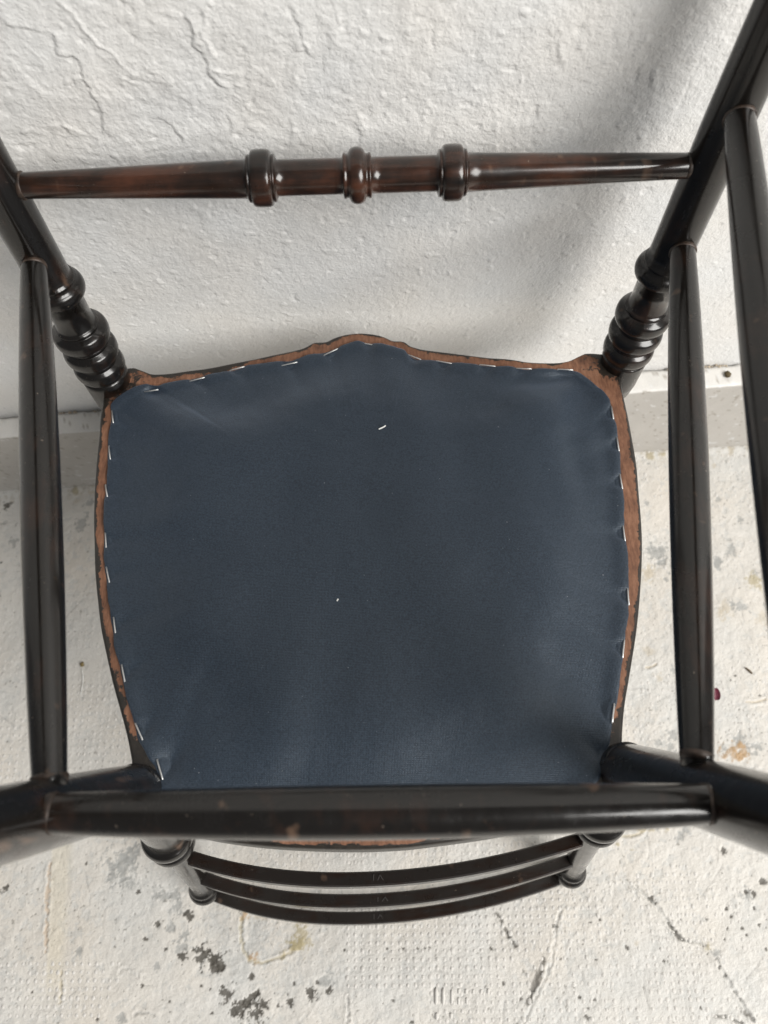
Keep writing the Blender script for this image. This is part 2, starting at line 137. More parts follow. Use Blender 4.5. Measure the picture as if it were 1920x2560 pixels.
def mesh_obj(name, verts, faces, mat, parent=None, smooth=True):
    me = bpy.data.meshes.new(name)
    me.from_pydata([tuple(map(float, v)) for v in verts], [], faces)
    me.update()
    if smooth:
        me.polygons.foreach_set('use_smooth', [True] * len(me.polygons))
    me.materials.append(mat)
    o = bpy.data.objects.new(name, me)
    COL.objects.link(o)
    if parent is not None:
        o.parent = parent
    return o

def grid_obj(name, P, mat, parent=None):
    """P: (n, m, 3) array -> quad grid"""
    n, m = P.shape[:2]
    me = bpy.data.meshes.new(name)
    me.vertices.add(n * m)
    me.vertices.foreach_set('co', P.reshape(-1).astype(np.float32))
    i = np.arange(n - 1)[:, None] * m + np.arange(m - 1)[None, :]
    q = np.stack([i, i + 1, i + m + 1, i + m], -1).reshape(-1, 4)
    me.loops.add(q.size)
    me.loops.foreach_set('vertex_index', q.reshape(-1).astype(np.int32))
    me.polygons.add(len(q))
    me.polygons.foreach_set('loop_start', (np.arange(len(q)) * 4).astype(np.int32))
    me.polygons.foreach_set('use_smooth', np.ones(len(q), bool))
    me.update(calc_edges=True)
    me.materials.append(mat)
    o = bpy.data.objects.new(name, me)
    COL.objects.link(o)
    if parent is not None:
        o.parent = parent
    return o

def float_attr(o, name, vals):
    a = o.data.attributes.new(name, 'FLOAT', 'POINT')
    a.data.foreach_set('value', np.asarray(vals, np.float32).reshape(-1))

def color_attr(o, name, cols):
    a = o.data.attributes.new(name, 'FLOAT_COLOR', 'POINT')
    c = np.ones((cols.reshape(-1, 3).shape[0], 4), np.float32)
    c[:, :3] = cols.reshape(-1, 3)
    a.data.foreach_set('color', c.reshape(-1))

def tag(o, label=None, cat=None, kind=None, group=None):
    if label: o['label'] = label
    if cat: o['category'] = cat
    if kind: o['kind'] = kind
    if group: o['group'] = group
    return o

def catmull(pts, n, closed=False):
    P = np.array(pts, float)
    if closed:
        Q_ = np.vstack([P[-1:], P, P[:2]])
    else:
        Q_ = np.vstack([2 * P[:1] - P[1:2], P, 2 * P[-1:] - P[-2:-1]])
    out = []
    for i in range(1, len(Q_) - 2):
        t = np.linspace(0, 1, n, endpoint=False)[:, None]
        a, b, c, d = Q_[i - 1], Q_[i], Q_[i + 1], Q_[i + 2]
        out.append(0.5 * (2 * b + (c - a) * t + (2 * a - 5 * b + 4 * c - d) * t * t + (3 * b - a - 3 * c + d) * t ** 3))
    if not closed:
        out.append(P[-1:])
    return np.vstack(out)

# ------------------------------------------------------------------ materials
def new_mat(name):
    m = bpy.data.materials.new(name)
    m.use_nodes = True
    nt = m.node_tree
    b = nt.nodes['Principled BSDF']
    return m, nt, b

def N(nt, kind, **kw):
    n = nt.nodes.new(kind)
    for k, v in kw.items():
        if k in n.inputs:
            n.inputs[k].default_value = v
        else:
            setattr(n, k, v)
    return n

def coords(nt, scale=(1, 1, 1)):
    tc = N(nt, 'ShaderNodeTexCoord')
    mp = N(nt, 'ShaderNodeMapping')
    mp.inputs['Scale'].default_value = scale
    nt.links.new(tc.outputs['Object'], mp.inputs['Vector'])
    return mp.outputs['Vector']

def noise(nt, vec, scale, detail=4, rough=0.55):
    n = N(nt, 'ShaderNodeTexNoise')
    n.inputs['Scale'].default_value = scale
    n.inputs['Detail'].default_value = detail
    n.inputs['Roughness'].default_value = rough
    nt.links.new(vec, n.inputs['Vector'])
    return n.outputs['Fac']

def ramp(nt, fac, stops):
    r = N(nt, 'ShaderNodeValToRGB')
    e = r.color_ramp.elements
    while len(e) < len(stops):
        e.new(0.5)
    for el, (p, c) in zip(e, stops):
        el.position = p
        el.color = (*c, 1) if len(c) == 3 else c
    nt.links.new(fac, r.inputs['Fac'])
    return r.outputs['Color']

def mixc(nt, fac, a, b, mode='MIX'):
    n = N(nt, 'ShaderNodeMix', data_type='RGBA', blend_type=mode)
    for s, v in ((0, fac), (6, a), (7, b)):
        if hasattr(v, 'is_linked') or hasattr(v, 'links'):
            nt.links.new(v, n.inputs[s])
        else:
            n.inputs[s].default_value = v if not isinstance(v, tuple) else (*v, 1)
    return n.outputs[2]

def math_n(nt, op, a, b=None, clamp=False):
    n = N(nt, 'ShaderNodeMath', operation=op, use_clamp=clamp)
    for s, v in ((0, a), (1, b)):
        if v is None: continue
        if hasattr(v, 'links'):
            nt.links.new(v, n.inputs[s])
        else:
            n.inputs[s].default_value = v
    return n.outputs[0]

def bump(nt, b, h, dist, strength=1.0, prev=None):
    n = N(nt, 'ShaderNodeBump')
    n.inputs['Strength'].default_value = strength
    n.inputs['Distance'].default_value = dist
    nt.links.new(h, n.inputs['Height'])
    if prev is not None:
        nt.links.new(prev, n.inputs['Normal'])
    if b is not None:
        nt.links.new(n.outputs[0], b.inputs['Normal'])
    return n.outputs[0]

def lacquer(name, brown, along='Z', spec=0.14, coat=0.82, blk=(0.0055, 0.0043, 0.0034)):
    """ebonised wood: near-black stain worn thin over red-brown timber"""
    m, nt, b = new_mat(name)
    sc = {'X': (0.12, 1, 1), 'Y': (1, 0.12, 1), 'Z': (1, 1, 0.12)}[along]
    v = coords(nt, sc)
    v0 = coords(nt)
    grain = noise(nt, v, 190, 5, 0.6)
    patch = noise(nt, v0, 28, 4, 0.6)
    f = math_n(nt, 'ADD', math_n(nt, 'MULTIPLY', grain, 0.45), math_n(nt, 'MULTIPLY', patch, 0.75))
    lo = 0.74 - 0.34 * brown
    col = ramp(nt, f, [(lo, blk), (min(lo + 0.16, .97), (0.019, 0.0095, 0.006)), (min(lo + 0.34, 1), (0.062, 0.023, 0.012))])
    # pale nicks and dust specks
    sp = noise(nt, v0, 420, 2, 0.5)
    nick = ramp(nt, sp, [(0.735, (0, 0, 0)), (0.79, (1, 1, 1))])
    col = mixc(nt, math_n(nt, 'MULTIPLY', nick, 0.55), col, (0.30, 0.24, 0.19))
    # thin scuffs
    wv = noise(nt, coords(nt, (1.0, 1.0, 0.25)), 75, 2, 0.5)
    scf = ramp(nt, wv, [(0.68, (0, 0, 0)), (0.78, (1, 1, 1))])
    col = mixc(nt, math_n(nt, 'MULTIPLY', scf, 0.30), col, (0.28, 0.17, 0.11))
    nt.links.new(col, b.inputs['Base Color'])
    rg = ramp(nt, noise(nt, v0, 60, 4, 0.6), [(0.3, (0.24,) * 3), (0.7, (0.40,) * 3)])
    nt.links.new(rg, b.inputs['Roughness'])
    b.inputs['Specular IOR Level'].default_value = spec
    b.inputs['Coat Weight'].default_value = coat
    cr = ramp(nt, math_n(nt, 'ADD', math_n(nt, 'MULTIPLY', noise(nt, v, 160, 4, 0.7), 0.55), math_n(nt, 'MULTIPLY', noise(nt, v0, 40, 5, 0.65), 0.45)), [(0.38, (0.06,) * 3), (0.62, (0.30,) * 3)])
    nt.links.new(cr, b.inputs['Coat Roughness'])
    n1 = bump(nt, None, grain, 0.00012, 0.5)
    bump(nt, b, noise(nt, v0, 90, 3, 0.5), 0.0005, 0.45, n1)
    return m

M_BLACK = lacquer('ebonised_wood', 0.12)
M_SLAT = lacquer('ebonised_wood_dull', 0.40, 'X', 0.35, 0.4, (0.021, 0.0175, 0.0155))
M_BROWN = lacquer('ebonised_wood_worn_brown', 0.90, 'X')
M_LEG = lacquer('ebonised_wood_leg', 0.38)
M_SIDE = lacquer('ebonised_wood_side', 0.38, 'Y')

def frame_mat():
    m, nt, b = new_mat('bare_wood_with_black_paint')
    v = coords(nt); v2 = coords(nt, (1, 0.25, 1))
    g = noise(nt, coords(nt, (1.0, 0.22, 1)), 420, 5, 0.7)
    p = noise(nt, v, 45, 4, 0.6)
    wood = ramp(nt, math_n(nt, 'ADD', math_n(nt, 'MULTIPLY', g, 0.6), math_n(nt, 'MULTIPLY', p, 0.4)),
                [(0.34, (0.080, 0.034, 0.019)), (0.50, (0.195, 0.088, 0.048)), (0.66, (0.305, 0.155, 0.092))])
    at = N(nt, 'ShaderNodeAttribute', attribute_name='paint')
    n = noise(nt, v, 210, 6, 0.7)
    n2 = noise(nt, v, 55, 3, 0.6)
    mm = math_n(nt, 'ADD', at.outputs['Fac'], math_n(nt, 'ADD', math_n(nt, 'MULTIPLY', math_n(nt, 'SUBTRACT', n, 0.5), 1.3), math_n(nt, 'MULTIPLY', math_n(nt, 'SUBTRACT', n2, 0.5), 1.5)))
    mask = ramp(nt, mm, [(0.46, (0, 0, 0)), (0.56, (1, 1, 1))])
    blk = ramp(nt, n, [(0.35, (0.009, 0.008, 0.007)), (0.75, (0.035, 0.027, 0.020))])
    nt.links.new(mixc(nt, mask, wood, blk), b.inputs['Base Color'])
    rr = mixc(nt, mask, (0.62, 0.62, 0.62), (0.34, 0.34, 0.34))
    nt.links.new(rr, b.inputs['Roughness'])
    n1 = bump(nt, None, g, 0.0003, 0.6)
    bump(nt, b, mask, 0.00025, 0.6, n1)
    return m
M_FRAME = frame_mat()

def fabric_mat():
    m, nt, b = new_mat('navy_cotton_cloth')
    v = coords(nt)
    tc = N(nt, 'ShaderNodeTexCoord')
    def wave(axis, sc):
        w = N(nt, 'ShaderNodeTexWave', wave_type='BANDS', bands_direction=axis)
        w.inputs['Scale'].default_value = sc
        w.inputs['Distortion'].default_value = 1.2
        w.inputs['Detail'].default_value = 2
        w.inputs['Detail Scale'].default_value = 3
        nt.links.new(tc.outputs['Object'], w.inputs['Vector'])
        return w.outputs['Fac']
    weave = math_n(nt, 'MULTIPLY', wave('X', 330), wave('Y', 300))
    n = noise(nt, v, 900, 2, 0.65)
    n2 = noise(nt, v, 9, 4, 0.55)
    base = ramp(nt, n, [(0.34, (0.0080, 0.0130, 0.0210)), (0.66, (0.0275, 0.0390, 0.0570))])
    base = mixc(nt, math_n(nt, 'MULTIPLY', n2, 0.35), base, (0.020, 0.032, 0.046))
    lint = ramp(nt, noise(nt, v, 520, 2, 0.4), [(0.775, (0, 0, 0)), (0.81, (1, 1, 1))])
    base = mixc(nt, math_n(nt, 'MULTIPLY', lint, 0.5), base, (0.35, 0.37, 0.40))
    nt.links.new(base, b.inputs['Base Color'])
    b.inputs['Roughness'].default_value = 0.42
    b.inputs['Specular IOR Level'].default_value = 0.50
    b.inputs['Specular Tint'].default_value = (0.85, 0.93, 1.0, 1)
    b.inputs['Sheen Weight'].default_value = 0.42
    b.inputs['Sheen Roughness'].default_value = 0.45
    b.inputs['Sheen Tint'].default_value = (0.55, 0.68, 0.9, 1)
    n1 = bump(nt, None, weave, 0.00025, 0.5)
    bump(nt, b, n, 0.00018, 0.5, n1)
    return m
M_FABRIC = fabric_mat()

def simple(name, col, rough=0.5, metal=0.0, var=0.25, sc=300):
    m, nt, b = new_mat(name)
    v = coords(nt)
    c = ramp(nt, noise(nt, v, sc, 3), [(0.3, tuple(k * (1 - var) for k in col)), (0.7, tuple(min(1, k * (1 + var)) for k in col))])
    nt.links.new(c, b.inputs['Base Color'])
    b.inputs['Roughness'].default_value = rough
    b.inputs['Metallic'].default_value = metal
    return m
M_STEEL = simple('galvanised_staple_wire', (0.66, 0.66, 0.65), 0.36, 0.7, 0.2)
M_SCRATCH = simple('scratched_pale_wood', (0.042, 0.037, 0.034), 0.6)
M_JOINT = simple('worn_joint_edge', (0.035, 0.022, 0.015), 0.5, 0, 0.8, 260)
M_GLUE = simple('dried_glue', (0.34, 0.40, 0.42), 0.25)
M_THREAD = simple('white_thread', (0.82, 0.82, 0.78), 0.8)
M_PETAL = simple('dark_pink_petal', (0.15, 0.022, 0.045), 0.6)
M_TWIG = simple('dry_twig', (0.10, 0.065, 0.03), 0.8)
M_SEED = simple('dry_seed', (0.20, 0.15, 0.06), 0.7)
M_CRUMB = simple('brown_crumb', (0.09, 0.065, 0.03), 0.8)

def painted(name, fine, fdist, attr=True, col=(0.74, 0.73, 0.71), rough=0.55, mid=None):
    m, nt, b = new_mat(name)
    v = coords(nt)
    if attr:
        at = N(nt, 'ShaderNodeAttribute', attribute_name='tint')
        c = at.outputs['Color']
    else:
        c = ramp(nt, noise(nt, v, 14, 4), [(0.3, tuple(k * 0.95 for k in col)), (0.7, col)])
    g = ramp(nt, noise(nt, v, 700, 3), [(0.25, (0.90, 0.90, 0.90)), (0.75, (1, 1, 1))])
    c = mixc(nt, 1.0, c, g, 'MULTIPLY')
    nt.links.new(c, b.inputs['Base Color'])
    b.inputs['Roughness'].default_value = rough
    b.inputs['Specular IOR Level'].default_value = 0.35
    h = noise(nt, v, fine, 3, 0.6)
    nn = bump(nt, None, h, fdist, 1.0)
    h2 = noise(nt, v, mid or fine * 0.3, 4, 0.6)
    bump(nt, b, h2, fdist * 1.6, 0.8, nn)
    return m
M_WALL = painted('rough_white_plaster', 520, 0.00048, rough=0.5, mid=250)
M_FLOOR = painted('worn_white_floor_paint', 420, 0.0006, rough=0.5, mid=170)
M_DOT = painted('embossed_floor_paint', 480, 0.0002, attr=False, col=(0.665, 0.64, 0.60), rough=0.55)
M_SKIRT = painted('skirting_paint', 300, 0.00012, rough=0.45)

# ------------------------------------------------------------------ structure
def axis_lines(lo, hi, step, far_lo, far_hi):
    core = np.arange(lo, hi + step / 2, step)
    def ext(n, start, end):
        k = np.linspace(0, 1, n + 1)[1:]
        return start + (end - start) * k ** 2.2
    a = ext(14, core[0], far_lo)[::-1] if far_lo < core[0] else np.array([])
    b = ext(14, core[-1], far_hi) if far_hi > core[-1] else np.array([])
    return np.concatenate([a, core, b])

COLS = {'g': (0.36, 0.36, 0.345), 'l': (0.56, 0.555, 0.53), 'd': (0.105, 0.095, 0.080), 'o': (0.40, 0.33, 0.17), 'r': (0.46, 0.29, 0.14), 'b': (0.55, 0.48, 0.37)}

def build_floor():
    xs = axis_lines(-0.50, 0.50, 0.0011, -1.6, 1.6)
    ys = axis_lines(-0.64, -0.012, 0.0011, -2.2, -0.012)
    X, Y = np.meshgrid(xs, ys)
    h = 0.0007 * fbm(X, Y, 0.035, 4) + 0.0002 * fbm(X, Y, 0.006, 3, ox=4)
    base = np.empty(X.shape + (3,))
    base[:] = (0.665, 0.636, 0.588)
    t1 = fbm(X, Y, 0.12, 3, ox=3.0)[..., None]
    t2 = fbm(X, Y, 0.09, 3, ox=11.0)[..., None]
    base *= 1 + 0.05 * t1
    base += np.array([0.018, 0.0, -0.018]) * t2
    # brush-thin paint: fine mottling where the ground shows
    mott = fbm(X, Y, 0.010, 5, 0.65, ox=21)
    dens = sstep(-0.25, 0.55, fbm(X, Y, 0.11, 3, ox=31))
    mk = sstep(0.42, 0.62, mott + 0.28 * dens - 0.05)[..., None]
    base = base * (1 - 0.60 * mk) + 0.60 * mk * np.array(COLS['l'])
    h -= 0.00018 * mk[..., 0]
    # flaked pits
    pit = fbm(X, Y, 0.0045, 3, 0.55, ox=41)
    pm = sstep(0.90, 1.02, pit + 0.16 * dens + 0.05 * fbm(X, Y, 0.05, 2, ox=6))[..., None]
    base = base * (1 - 0.75 * pm) + 0.75 * pm * np.array((0.20, 0.185, 0.16))
    h -= 0.0003 * pm[..., 0]
    # hairline scratches
    for k in range(230):
        cx, cy = RNG.uniform(-0.45, 0.45), RNG.uniform(-0.60, -0.04)
        a = RNG.uniform(0, np.pi); L = RNG.uniform(0.003, 0.010) if k > 60 else RNG.uniform(0.006, 0.022)
        bend = RNG.uniform(-.5, .5)
        pts = [(cx - L * math.cos(a), cy - L * math.sin(a)), (cx, cy), (cx + L * math.cos(a + bend), cy + L * math.sin(a + bend))]
        sel = (np.abs(X - cx) < L + .004) & (np.abs(Y - cy) < L + .004)
        d, _, _, _ = seg_dist(X[sel], Y[sel], pts)
        w = 1 - sstep(0.0003, 0.0010, d)
        dark = RNG.rand() < 0.6
        h[sel] += (-0.00025 if dark else 0.0003) * w
        if dark:
            base[sel] = base[sel] * (1 - 0.20 * w[:, None])
    n_w = fbm(X, Y, 0.012, 4, 0.6, ox=55)
    n_f = fbm(X, Y, 0.0060, 4, 0.75, ox=61)
    # beige band along the old joint
    bx, by, bw, bl = FLOOR_TINTS[0]
    bm = (sstep(-0.009, -0.006, X - bx + (Y - by) * 0.05 ) * (1 - sstep(0.004, 0.016, X - bx)) * (1 - sstep(bl * 0.6, bl, np.abs(Y - by))))[..., None]
    base = base * (1 - 0.35 * bm) + 0.35 * bm * np.array((0.66, 0.585, 0.43))
    order = {'l': 0, 'b': 1, 'g': 2, 'o': 3, 'r': 4, 'd': 5}
    for cx, cy, r, t in sorted(FLOOR_MARKS, key=lambda e: order[e[3]]):
        if t == 'd' and r < 0.0028: r *= 0.72
        R_ = r * 1.9 + 0.004
        sel = (np.abs(X - cx) < R_) & (np.abs(Y - cy) < R_)
        if not sel.any():
            continue
        d = np.hypot(X[sel] - cx, Y[sel] - cy) / max(r, 0.0013)
        jit = 0.75 * n_w[sel] + 0.95 * n_f[sel]
        soft = {'d': 0.10, 'g': 0.16, 'l': 0.45, 'o': 0.40, 'r': 0.40, 'b': 0.45}[t]
        m = sstep(-soft, soft, 0.86 - d + 0.75 * jit)
        op = {'d': 0.92, 'g': 0.75, 'l': 0.55, 'o': 0.62, 'r': 0.70, 'b': 0.5}[t]
        col = np.array(COLS[t])
        base[sel] = base[sel] * (1 - op * m[:, None]) + op * m[:, None] * col
        h[sel] -= {'d': 0.0006, 'g': 0.0003, 'l': 0.0001, 'o': -0.0003, 'r': -0.0003, 'b': 0.0001}[t] * m
    for pts, w, t in FLOOR_CRACKS:
        P = np.array(pts)
        sel = (X > P[:, 0].min() - .006) & (X < P[:, 0].max() + .006) & (Y > P[:, 1].min() - .006) & (Y < P[:, 1].max() + .006)
        wob = 0.0016
        d, sd, al, L = seg_dist(X[sel] + wob * n_f[sel], Y[sel] + wob * n_w[sel], pts)
        ww = w * (1 + 0.6 * n_w[sel])
        m = (1 - sstep(ww * 0.6, ww * 1.5 + 0.0004, d))
        op = {'r': .45, 'o': .45, 'l': .4, 'g': .5}.get(t, 0.8)
        base[sel] = base[sel] * (1 - op * m[:, None]) + op * m[:, None] * np.array(COLS[t])
        h[sel] -= 0.0006 * m - 0.0005 * np.exp(-((d - 0.0025) / 0.0012) ** 2)
    # grime where floor meets the skirting
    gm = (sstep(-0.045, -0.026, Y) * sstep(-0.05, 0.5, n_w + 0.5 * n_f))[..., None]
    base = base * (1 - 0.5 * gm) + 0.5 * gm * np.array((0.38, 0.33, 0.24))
    h += 0.0015 * sstep(-0.036, -0.026, Y)
    P = np.stack([X, Y, h], -1)
    global floor_z
    def floor_z(x, y):
        return float(h[min(len(ys) - 1, int(np.searchsorted(ys, y))), min(len(xs) - 1, int(np.searchsorted(xs, x)))])
    o = grid_obj('floor', P, M_FLOOR)
    color_attr(o, 'tint', np.clip(base, 0.01, 0.9))
    tag(o, 'worn white painted floor with small raised dots, chips and stains', kind='structure')
    return o
floor = build_floor()

def in_poly(x, y, poly):
    P = np.array(poly); c = np.zeros(x.shape, bool)
    j = len(P) - 1
    for i in range(len(P)):
        xi, yi = P[i]; xj, yj = P[j]
        k = ((yi > y) != (yj > y)) & (x < (xj - xi) * (y - yi) / (yj - yi + 1e-12) + xi)
        c ^= k; j = i
    return c

def build_dots():
    a = np.array(DOT_STEP[0]); b = np.array(DOT_STEP[1])
    ux = (b - a) / 5; pit = np.linalg.norm(ux); e1 = ux / pit; e2 = np.array([-e1[1], e1[0]])
    I, J = np.meshgrid(np.arange(-90, 90), np.arange(-90, 90))
    px = a[0] + pit * (I * e1[0] + J * e2[0]); py = a[1] + pit * (I * e1[1] + J * e2[1])
    px = px.ravel(); py = py.ravel()
    st = np.zeros(px.shape)
    for poly, s in DOT_FIELDS:
        st = np.where(in_poly(px, py, poly), np.maximum(st, s), st)
    keep = st * 1.1 + 0.55 * fbm(px, py, 0.045, 2, ox=71) + RNG.uniform(-.3, .3, px.shape) > 0.46
    keep &= st > 0
    bad = np.zeros(px.shape, bool)
    for cx, cy, r, t in FLOOR_MARKS:
        if t in 'dgro':
            bad |= np.hypot(px - cx, py - cy) < r + 0.0015
    keep &= ~bad
    V = []; Fc = []
    seg = 8
    ang = np.arange(seg) * 2 * np.pi / seg
    for x, y, s in zip(px[keep], py[keep], st[keep]):
        s2 = min(1, s * RNG.uniform(0.6, 1.2))
        rx = 0.0019 * RNG.uniform(0.85, 1.15); ry = rx * 1.25
        hh = (0.00022 + 0.00040 * s2) * RNG.uniform(0.75, 1.2)
        x += RNG.normal(0, 0.00025); y += RNG.normal(0, 0.00025)
        z0 = floor_z(x, y)
        k0 = len(V)
        for f, z in ((1.1, -0.00035), (0.62, hh * 0.60), (0.30, hh * 0.93)):
            for t in ang:
                V.append((x + rx * f * math.cos(t), y + ry * f * math.sin(t), z0 + z))
        V.append((x, y, z0 + hh))
        for r_ in range(2):
            for i in range(seg):
                p = k0 + r_ * seg + i; q2 = k0 + r_ * seg + (i + 1) % seg
                Fc.append((p, q2, q2 + seg, p + seg))
        for i in range(seg):
            Fc.append((k0 + 2 * seg + i, k0 + 2 * seg + (i + 1) % seg, k0 + 3 * seg))
    for (ax, ay), (bx_, by_) in RIBS:
        k0 = len(V); n = 9
        for i in range(n):
            t = i / (n - 1); x = ax + (bx_ - ax) * t; y = ay + (by_ - ay) * t
            e = math.sqrt(max(0.03, 1 - (2 * t - 1) ** 6))
            for f, z in ((-1.2, -0.0004), (-0.6, 0.0008 * e), (0, 0.0011 * e), (0.6, 0.0008 * e), (1.2, -0.0004)):
                V.append((x + 0.0016 * f * e, y, z))
        for i in range(n - 1):
            for j in range(4):
                p = k0 + i * 5 + j
                Fc.append((p, p + 1, p + 6, p + 5))
    o = mesh_obj('embossed_dot_field', V, Fc, M_DOT, floor)
    o['kind'] = 'stuff'
    return o
build_dots()

def build_wall():
    xs = axis_lines(-0.46, 0.46, 0.00095, -1.6, 1.6)
    zs = axis_lines(0.10, 0.58, 0.00095, -0.02, 2.4)
    X, Z = np.meshgrid(xs, zs)
    up = sstep(0.26, 0.44, Z + 0.05 * fbm(X, Z, 0.08, 2, ox=2))            # rougher trowel work higher up
    lf = sstep(0.30, -0.15, X)
    k = up * (0.35 + 0.65 * lf)
    wx = X + 0.012 * fbm(X, Z, 0.03, 3, ox=8); wz = Z + 0.012 * fbm(X, Z, 0.03, 3, ox=9)
    n = fbm(wx, wz, 0.055, 4, 0.5, ox=14)
    h = 0.0010 * fbm(X, Z, 0.16, 2, ox=1)
    # trowelled plaster skins: thin overlapping layers with torn edges
    for lv, a in ((-0.28, .00022), (0.0, .0003), (0.26, .00025)):
        h += k * a * sstep(lv - 0.007, lv + 0.007, n)
    n3 = fbm(wx * 1.0, wz * 0.6, 0.020, 4, 0.6, ox=33)
    h += (0.25 + 0.75 * k) * 0.00016 * sstep(0.10, 0.17, n3)
    n4 = fbm(X, Z, 0.0085, 4, 0.62, ox=52)
    h += (0.00014 + 0.00010 * k) * n4
    # small blobs and dents
    n5 = fbm(X, Z, 0.011, 2, 0.4, ox=77)
    h += 0.0005 * sstep(0.62, 0.82, n5) - 0.0005 * sstep(0.66, 0.84, -n5)
    for pts, a, w, kind in WALL_RIDGES:
        P = np.array(pts)
        mg = 0.03
        sel = (X > P[:, 0].min() - mg) & (X < P[:, 0].max() + mg) & (Z > P[:, 1].min() - mg) & (Z < P[:, 1].max() + mg)
        d, s, al, L = seg_dist(X[sel] + 0.0012 * n4[sel], Z[sel] + 0.0012 * n5[sel], pts)
        endf = sstep(0, 0.006, al) * sstep(0, 0.006, L - al)
        if kind == 'r':
            h[sel] += a * np.exp(-(d / w) ** 2) * (0.3 + 0.7 * endf)
        else:
            sd = d * s
            h[sel] += endf * 1.3 * a * (sstep(-w * 0.5, w * 0.5, sd) * np.exp(-np.abs(sd) / 0.010) - 0.5 * np.exp(-(d / (w * 0.6)) ** 2))
    # bottom lip broken where the skirting starts
    base = np.empty(X.shape + (3,))
    base[:] = (0.800, 0.788, 0.765)
    base *= 1 + 0.03 * fbm(X, Z, 0.10, 3, ox=5)[..., None]
    base += np.array([0.012, 0, -0.014]) * fbm(X, Z, 0.07, 2, ox=19)[..., None]
    gm = sstep(0.62, 0.75, fbm(X, Z, 0.004, 3, 0.5, ox=91) - 0.08)[..., None]
    base = base * (1 - 0.35 * gm) + 0.35 * gm * 0.42
    P = np.stack([X, -h, Z], -1)[:, ::-1]
    o = grid_obj('wall', P[::-1, ::-1], M_WALL)
    b2 = base[:, ::-1]
    color_attr(o, 'tint', np.ascontiguousarray(b2[::-1, ::-1][:, :]) if False else np.ascontiguousarray(base[:, ::-1][::-1, ::-1]))
    tag(o, 'rough white plastered wall behind the chair', kind='structure')
    return o
wall = build_wall()

def build_skirting():
    (xl, zl), (xr, zr) = SKIRT['hL'], SKIRT['hR']
    yf = SKIRT['y']
    xs = np.concatenate([np.linspace(-1.6, -0.5, 8)[:-1], np.linspace(-0.5, 0.5, 500), np.linspace(0.5, 1.6, 8)[1:]])
    top = zl + (zr - zl) * np.clip((xs - xl) / (xr - xl), -0.4, 1.4)
    prof = [(0.0, f) for f in np.linspace(-0.01, 0.975, 56)] + [(0.0, 0.985), (0.0007, 0.994), (0.0022, 1.0), (0.006, 1.0), (0.010, 1.0), (0.015, 1.0), (0.019, 1.0), (0.0222, 0.998), (0.0226, 0.94)]
    P = np.zeros((len(prof), len(xs), 3))
    for i, (dy, f) in enumerate(prof):
        yy_ = np.full_like(xs, f * 0.14 + dy)
        w = fbm(xs, yy_, 0.05, 3)
        w2 = fbm(xs, yy_ + 0.3, 0.012, 3)
        P[i, :, 0] = xs
        P[i, :, 1] = yf + dy - 0.0005 * w - (0.0002 * w2 if f < 0.99 else 0) + (0.0010 * np.clip(w2, -1, 1) if i >= len(prof) - 2 else 0)
        P[i, :, 2] = top * f + (0.0006 * w2 if f > 0.9 else 0)
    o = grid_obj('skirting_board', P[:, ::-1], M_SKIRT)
    tn = np.zeros((len(prof), len(xs), 3))
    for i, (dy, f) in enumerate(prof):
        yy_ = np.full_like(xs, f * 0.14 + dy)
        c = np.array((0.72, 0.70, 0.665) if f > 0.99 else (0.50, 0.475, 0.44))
        t = np.tile(c, (len(xs), 1)) * (1 + 0.05 * fbm(xs, yy_, 0.06, 3, ox=9)[:, None])
        chip = sstep(0.70, 0.82, fbm(xs, yy_ * 1.6, 0.010, 3, 0.55, ox=23) + 0.25 * fbm(xs, yy_, 0.12, 2, ox=3))[:, None]
        t = t * (1 - 0.6 * chip) + 0.6 * chip * 0.74
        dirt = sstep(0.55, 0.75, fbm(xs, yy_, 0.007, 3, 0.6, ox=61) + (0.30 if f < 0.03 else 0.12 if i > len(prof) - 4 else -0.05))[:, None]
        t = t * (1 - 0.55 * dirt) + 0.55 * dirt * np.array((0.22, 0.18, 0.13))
        tn[i] = t
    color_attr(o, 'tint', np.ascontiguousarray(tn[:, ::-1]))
    tag(o, 'white painted skirting with a narrow ledge along the wall foot', kind='structure')
    # crumbly plaster lying in the gap between ledge and wall
    V = []; Fc = []
    for x in np.arange(-0.46, 0.46, 0.0028):
        if fbm(np.array([x]), np.array([0.0]), 0.035, 3, ox=7)[0] < 0.02: continue
        t = zl + (zr - zl) * (x - xl) / (xr - xl)
        k0 = len(V); r = RNG.uniform(0.0007, 0.0021)
        c = np.array([x + RNG.normal(0, .001), -0.0022 + RNG.normal(0, .0007), t + r * 0.2])
        for d in [(1, 0, 0), (-1, 0, 0), (0, 1, 0), (0, -1, 0), (0, 0, 1), (0, 0, -1)]:
            V.append(tuple(c + r * RNG.uniform(0.6, 1.3) * np.array(d)))
        for f in [(0, 2, 4), (2, 1, 4), (1, 3, 4), (3, 0, 4), (2, 0, 5), (1, 2, 5), (3, 1, 5), (0, 3, 5)]:
            Fc.append(tuple(k0 + i for i in f))
    g = mesh_obj('plaster_crumbs', V, Fc, simple('plaster_crumb', (0.50, 0.42, 0.32), 0.9, 0, 0.6, 200), o, smooth=False)
    g['kind'] = 'stuff'
    return o
skirting = build_skirting()

